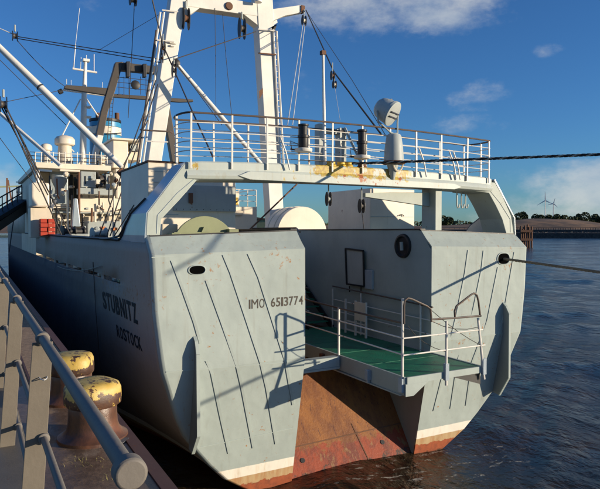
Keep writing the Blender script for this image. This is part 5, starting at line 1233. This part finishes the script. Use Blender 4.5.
block(15, 36, 27, .20, 'small dark pulley block where two wires meet at upper left', 'brown', 1.0)
block(3.5, 104.5, 24, .24, 'dark pulley block at the left edge above the wire bundle', 'brown', 1.2)
block(163, 48, YM - .4, .16, 'rusty tackle block hanging against the left mast leg', 'rust', 1.9)
block(161.8, 58, YM - .4, .10, 'small rusty hook block below the tackle on the left mast leg', 'rust', 2.0)
block(174, 70.5, YM - .8, .16, 'black pulley block on the slanting wire right of the left mast leg', 'black', 1.7)
block(328.5, 199, 13.6, .12, 'grey pulley block hanging beneath the gantry left of the davit arm', 'machine', 1.6)
block(361.5, 206, 13.4, .13, 'dark red pulley block hanging from the end of the davit arm', 'brown', 1.5, shank=.3)

def rope(label, pts, r=.016, m='wire', name='wire_rope', sag=0.0, n=6, sub=10, cat='rope'):
    P_ = [Vector(p) for p in pts]; out = []
    for a_, b_ in zip(P_, P_[1:]):
        L_ = (b_ - a_).length
        for i in range(sub):
            u = i / sub; p = a_.lerp(b_, u); p.z -= sag * 4 * u * (1 - u); out.append(p)
    out.append(P_[-1]); mb = MB(); mb.tube(out, r, n); o = obj(name, mb, M[m]); return tag(o, label, cat)
A = lambda px, py, Y: at(px, py, Y=Y)
rope('thin dark wire dropping from the block at the top edge past the brown portal', [A(134.5, 3, 28), A(128.2, 118, 30)])
rope('upper of two parallel dark wires from upper left to the left mast leg', [A(18, 36.5, 27), A(168, 60.5, 24)], .018)
rope('lower of two parallel dark wires from upper left to the left mast leg', [A(18, 38.5, 27), A(166, 63.5, 24)], .018)
rope('pale wire running off the left edge from the upper left block', [A(14, 34.5, 27), A(-10, 24, 27)], .018, 'wirew')
rope('slack dark wire from the upper left block to the brown yard', [A(17, 40, 27), A(66, 87, 34)], .016, sag=.15)
rope('dark wire crossing behind the long boom towards the yard lamp', [A(-5, 104, 30), A(60, 90.5, 34)], .016)
rope('thin dark wire running from the left edge parallel under the long boom', [A(-5, 55, 27), A(66, 125, 27)], .014)
rope('thin dark wire from the top centre slanting down left behind the left mast leg', [A(175, 5, 30), A(99, 50, 33)], .011)
rope('heavy dark wire running down across the left mast leg', [A(151, -6, 23), A(163, 45, YM - .5), A(174, 70, YM - .8), A(193, 113, 20), A(213, 157, 17)], .028)
rope('dark stay from the left mast block up to the right mast leg', [A(175, 59, 23), A(256, 31.5, 23.7)], .022)
rope('thin dark wire from the left mast block towards the gantry railing', [A(177, 64, 22.5), A(222, 125, 20)], .012)
rope('thin vertical wire hanging left of centre between the mast legs', [A(215, 8, YM), A(216, 120, YM)], .010)
rope('thin slack wire with a small float between the mast legs', [A(222.5, 14, YM), A(226, 57, YM), A(232, 118, YM)], .012)
rope('left of two pale falls hanging from the yard arm block', [A(303, 24, YM), A(287.5, 125, 18)], .016, 'wirew')
rope('right of two pale falls hanging from the yard arm block', [A(305, 24, YM), A(292.5, 125, 18)], .016, 'wirew')
rope('thick dark stay from the yard arm down to the foot of the searchlight', [A(306, 10, YM), A(334, 72, 17.5), A(381, 134, 13.2)], .026, 'rope')
rope('thinner dark wire just right of the thick stay down to the searchlight', [A(307, 12, YM), A(352, 80, 17.5), A(386, 136, 13.2)], .011)
rope('pale line dropping from the small pulley to the gantry', [A(335, 88, 16), A(340, 120, 14.2)], .006, 'wirew')
rope('dark fall hanging from the red block under the davit arm', [A(362, 212, 13.4), A(364, 229, 13.4)], .012)
for i, (x0, y0, x1, y1) in enumerate(((3.5, 106, 62, 236), (5, 105, 72, 238), (1, 106, 48, 195), (6, 106, 40, 180))):
    rope(['leftmost', 'second', 'third', 'rightmost'][i] + ' dark wire of the bundle fanning from the left edge block down to the deck', [A(x0, y0, 24), A(x1, y1, 25.5)], .026, 'wire')
rope('dark wire at far left rising from the deck to the left edge', [A(40, 192, 26), A(-6, 130, 26)], .014)
for i, (x0, y0, x1, y1) in enumerate(((156, 80, 99, 236), (158, 84, 106, 238), (148, 120, 122, 168), (140, 160, 110, 236))):
    rope(['forward', 'second', 'short upper', 'aftermost'][i] + ' dark stay leading down from the left mast leg to the deck', [A(x0, y0, 23), A(x1, y1, 22.5)], .022, 'wire')
rope('dark wire from the mast house side down to the bulwark rail', [A(134, 205, 16), A(113, 238, 17)], .016)
rope('dark hose curving along the port bulwark edge', [A(137, 209, 14.6), A(126, 222, 15), A(119, 236, 15.6), A(100, 238.5, 17.5)], .03, 'black', 'hose', sag=.03, cat='hose')
rope('dark vertical line hanging down the port side plating', [Vector((CX - hw(5.4, 17.6) - .05, 18.9, 5.5)), Vector((CX - hw(4, 18.7) - .06, 18.7, 4)), Vector((CX - hw(2.2, 18.9) - .2, 18.9, 2.2))], .012)
rope('dark vertical line on the forward port side', [A(16, 203, 50), A(9, 252, 46)], .04)
rope('rusty diagonal chain stay under the gantry beside the right mast leg', [A(297, 184, 17.5), A(243, 236, 16.5)], .025, 'rust', 'chain', cat='chain')
rope('dark line looping from the winch over the centre bulwark', [A(252, 228.5, 15), A(296, 228, 14.5), A(300, 232, 13.4)], .025, 'black', 'hose', cat='hose')
# mooring lines
def twist_rope(label, a_, b_, r, sag, m1='rope', m2='ropel'):
    t = thing('mooring_line', label, 'rope', tuple(a_)); L_ = (b_ - a_).length; n = int(L_ / .05); d = (b_ - a_).normalized(); s = d.cross(Vector((0, 0, 1))).normalized(); u = s.cross(d)
    for k, m in ((0, m1), (1, m1), (2, m2)):
        pts = []
        for i in range(n + 1):
            v = i / n; c = a_.lerp(b_, v); c.z -= sag * 4 * v * (1 - v); an = i * .05 / (.30) * 2 * math.pi + k * 2.094; pts.append(c + (s * math.cos(an) + u * math.sin(an)) * r * .55)
        mb = MB(); mb.tube(pts, r * .62, 6); obj('strand', mb, M[m], t)
    return t
a_ = at(352, 163.5, Y=12.9); b_ = at(600, 153, Y=8.2); b2 = a_ + (b_ - a_) * 2.4
twist_rope('thick dark twisted mooring line stretched from the gantry to the right edge', a_, b2, .030, .03)
rope('thin dark line running beside the thick mooring line along the gantry', [at(300, 160, Y=12.9), at(372, 163, Y=12.88)], .012, 'rope')
a_ = on_transom(503.3, 258.7, .0); a_.y += .02; b_ = a_ + Vector((.2, -1, -.085)) * 14
twist_rope('worn tan mooring line leading out of the starboard stern fairlead', a_, b_, .036, .02, 'ropet', 'ropet')
rope('thin line slung along the port side above the name', [Vector((CX - hw(5, 26) - .05, 26, 5.0)), Vector((CX - hw(5.4, 17.6) - .08, 17.6, 5.45))], .014, 'ropel', sag=.15)

# ------------------------------------------------------------------ far left: gangway and harbour clutter
def build_left():
    t = thing('gangway', 'dark steel gangway with railings leading aboard at the far left', 'gangway', tuple(at(10, 215, Y=40)))
    a_ = at(-8, 219, Y=40); b_ = at(22, 201, Y=42)
    mb = MB(); mb.bar(a_, b_, .9, .22); obj('walkway', mb, M['black'], t)
    mb = MB(); mb.bar(a_ + Vector((0, 0, -.5)), b_ + Vector((0, 0, -.4)), .8, .5); obj('truss', mb, M['brown'], t)
    for h in (.5, 1.0):
        mb = MB(); mb.tube([a_ + Vector((0, 0, h)), b_ + Vector((0, 0, h))], .04, 6); obj('rail', mb, M['black'], t)
    for k in range(7):
        p = a_.lerp(b_, k / 6); mb = MB(); mb.tube([p, p + Vector((0, 0, 1.0))], .035, 5); obj('railing_post', mb, M['black'], t)
    t = thing('harbour_crane', 'small distant lattice crane behind the gangway at the left edge', 'crane', tuple(at(12, 205, Y=90)))
    mb = MB(); mb.bar(at(7, 212, Y=90), at(7, 178, Y=90), .22, .22, up=(0, 1, 0)); mb.bar(at(13, 210, Y=90), at(8, 180, Y=90), .18, .18, up=(0, 1, 0)); obj('tower', mb, M['rust'], t)
    mb = MB(); mb.bar(at(-2, 187, Y=90), at(22, 186, Y=90), .2, .2); obj('jib', mb, M['olive'], t)
    for px, py0, py1 in ((23, 178, 205), (27, 183, 205), (20, 190, 204), (30, 176, 200)):
        pass
    mb = pbox(18, 196, 31, 210, 46, 3); s = obj('forward_house', mb, M['machine'], SHIP, bev=.03)
    mb = pbox(24, 186, 33, 200, 44, 2); obj('forward_locker', mb, M['white'], SHIP, bev=.05)
    for px, y0, y1 in ((22, 180, 200), (26.5, 178, 200), (29.5, 172, 196), (18.5, 186, 200)):
        mb = MB(); mb.tube([at(px, y1, Y=45), at(px + .5, y0, Y=45)], .06, 6); obj('stanchion', mb, M['machine'], s)
    for py in (182, 187, 192):
        mb = MB(); mb.tube([at(16, py, Y=45), at(34, py + .5, Y=45)], .035, 5); obj('rail', mb, M['machine'], s)
    t = thing('quay_shed', 'low distant tan shed on the quay at the far left edge', 'shed', (-3, 150, QZ))
    mb = MB(); mb.box(-16, .8, 150, 175, QZ + .002, QZ + 4.2); obj('wall', mb, M['dune'], t)
    mb = MB(); mb.prism([(-16.5, 149.5, QZ + 4.2), (1.2, 149.5, QZ + 4.2), (-7.6, 149.5, QZ + 6.2)], (0, 26, 0)); obj('roof', mb, M['brown'], t)
    for x in (-12, -8, -4, -1.5):
        mb = MB(); mb.box(x - .6, x + .6, 149.93, 149.99, QZ + 1, QZ + 2.4); obj('window', mb, M['glass'], t)
    # distant shed and trees glimpsed between the deckhouse and the mast leg
    t = thing('harbour_shed', 'distant low green-grey harbour shed glimpsed beside the right mast leg', 'shed', tuple(at(259, 226, D=260)))
    mb = MB(); p = at(245, 229, D=260); q = at(275, 229, D=258); 
    mb.prism([(p.x, p.y, 0), (q.x, q.y, 0), (q.x, q.y, 10), (p.x, p.y, 11)], (3, 8, 0)); obj('wall', mb, M['olive'], t)
    mb = MB(); mb.prism([(p.x - 1, p.y - 1, 11.1), (q.x + 1, q.y - 1, 10.1), (q.x + 1, q.y - 1, 10.5), (p.x - 1, p.y - 1, 12.2)], (4, 10, 0)); obj('roof', mb, M['brown'], t)
build_left()
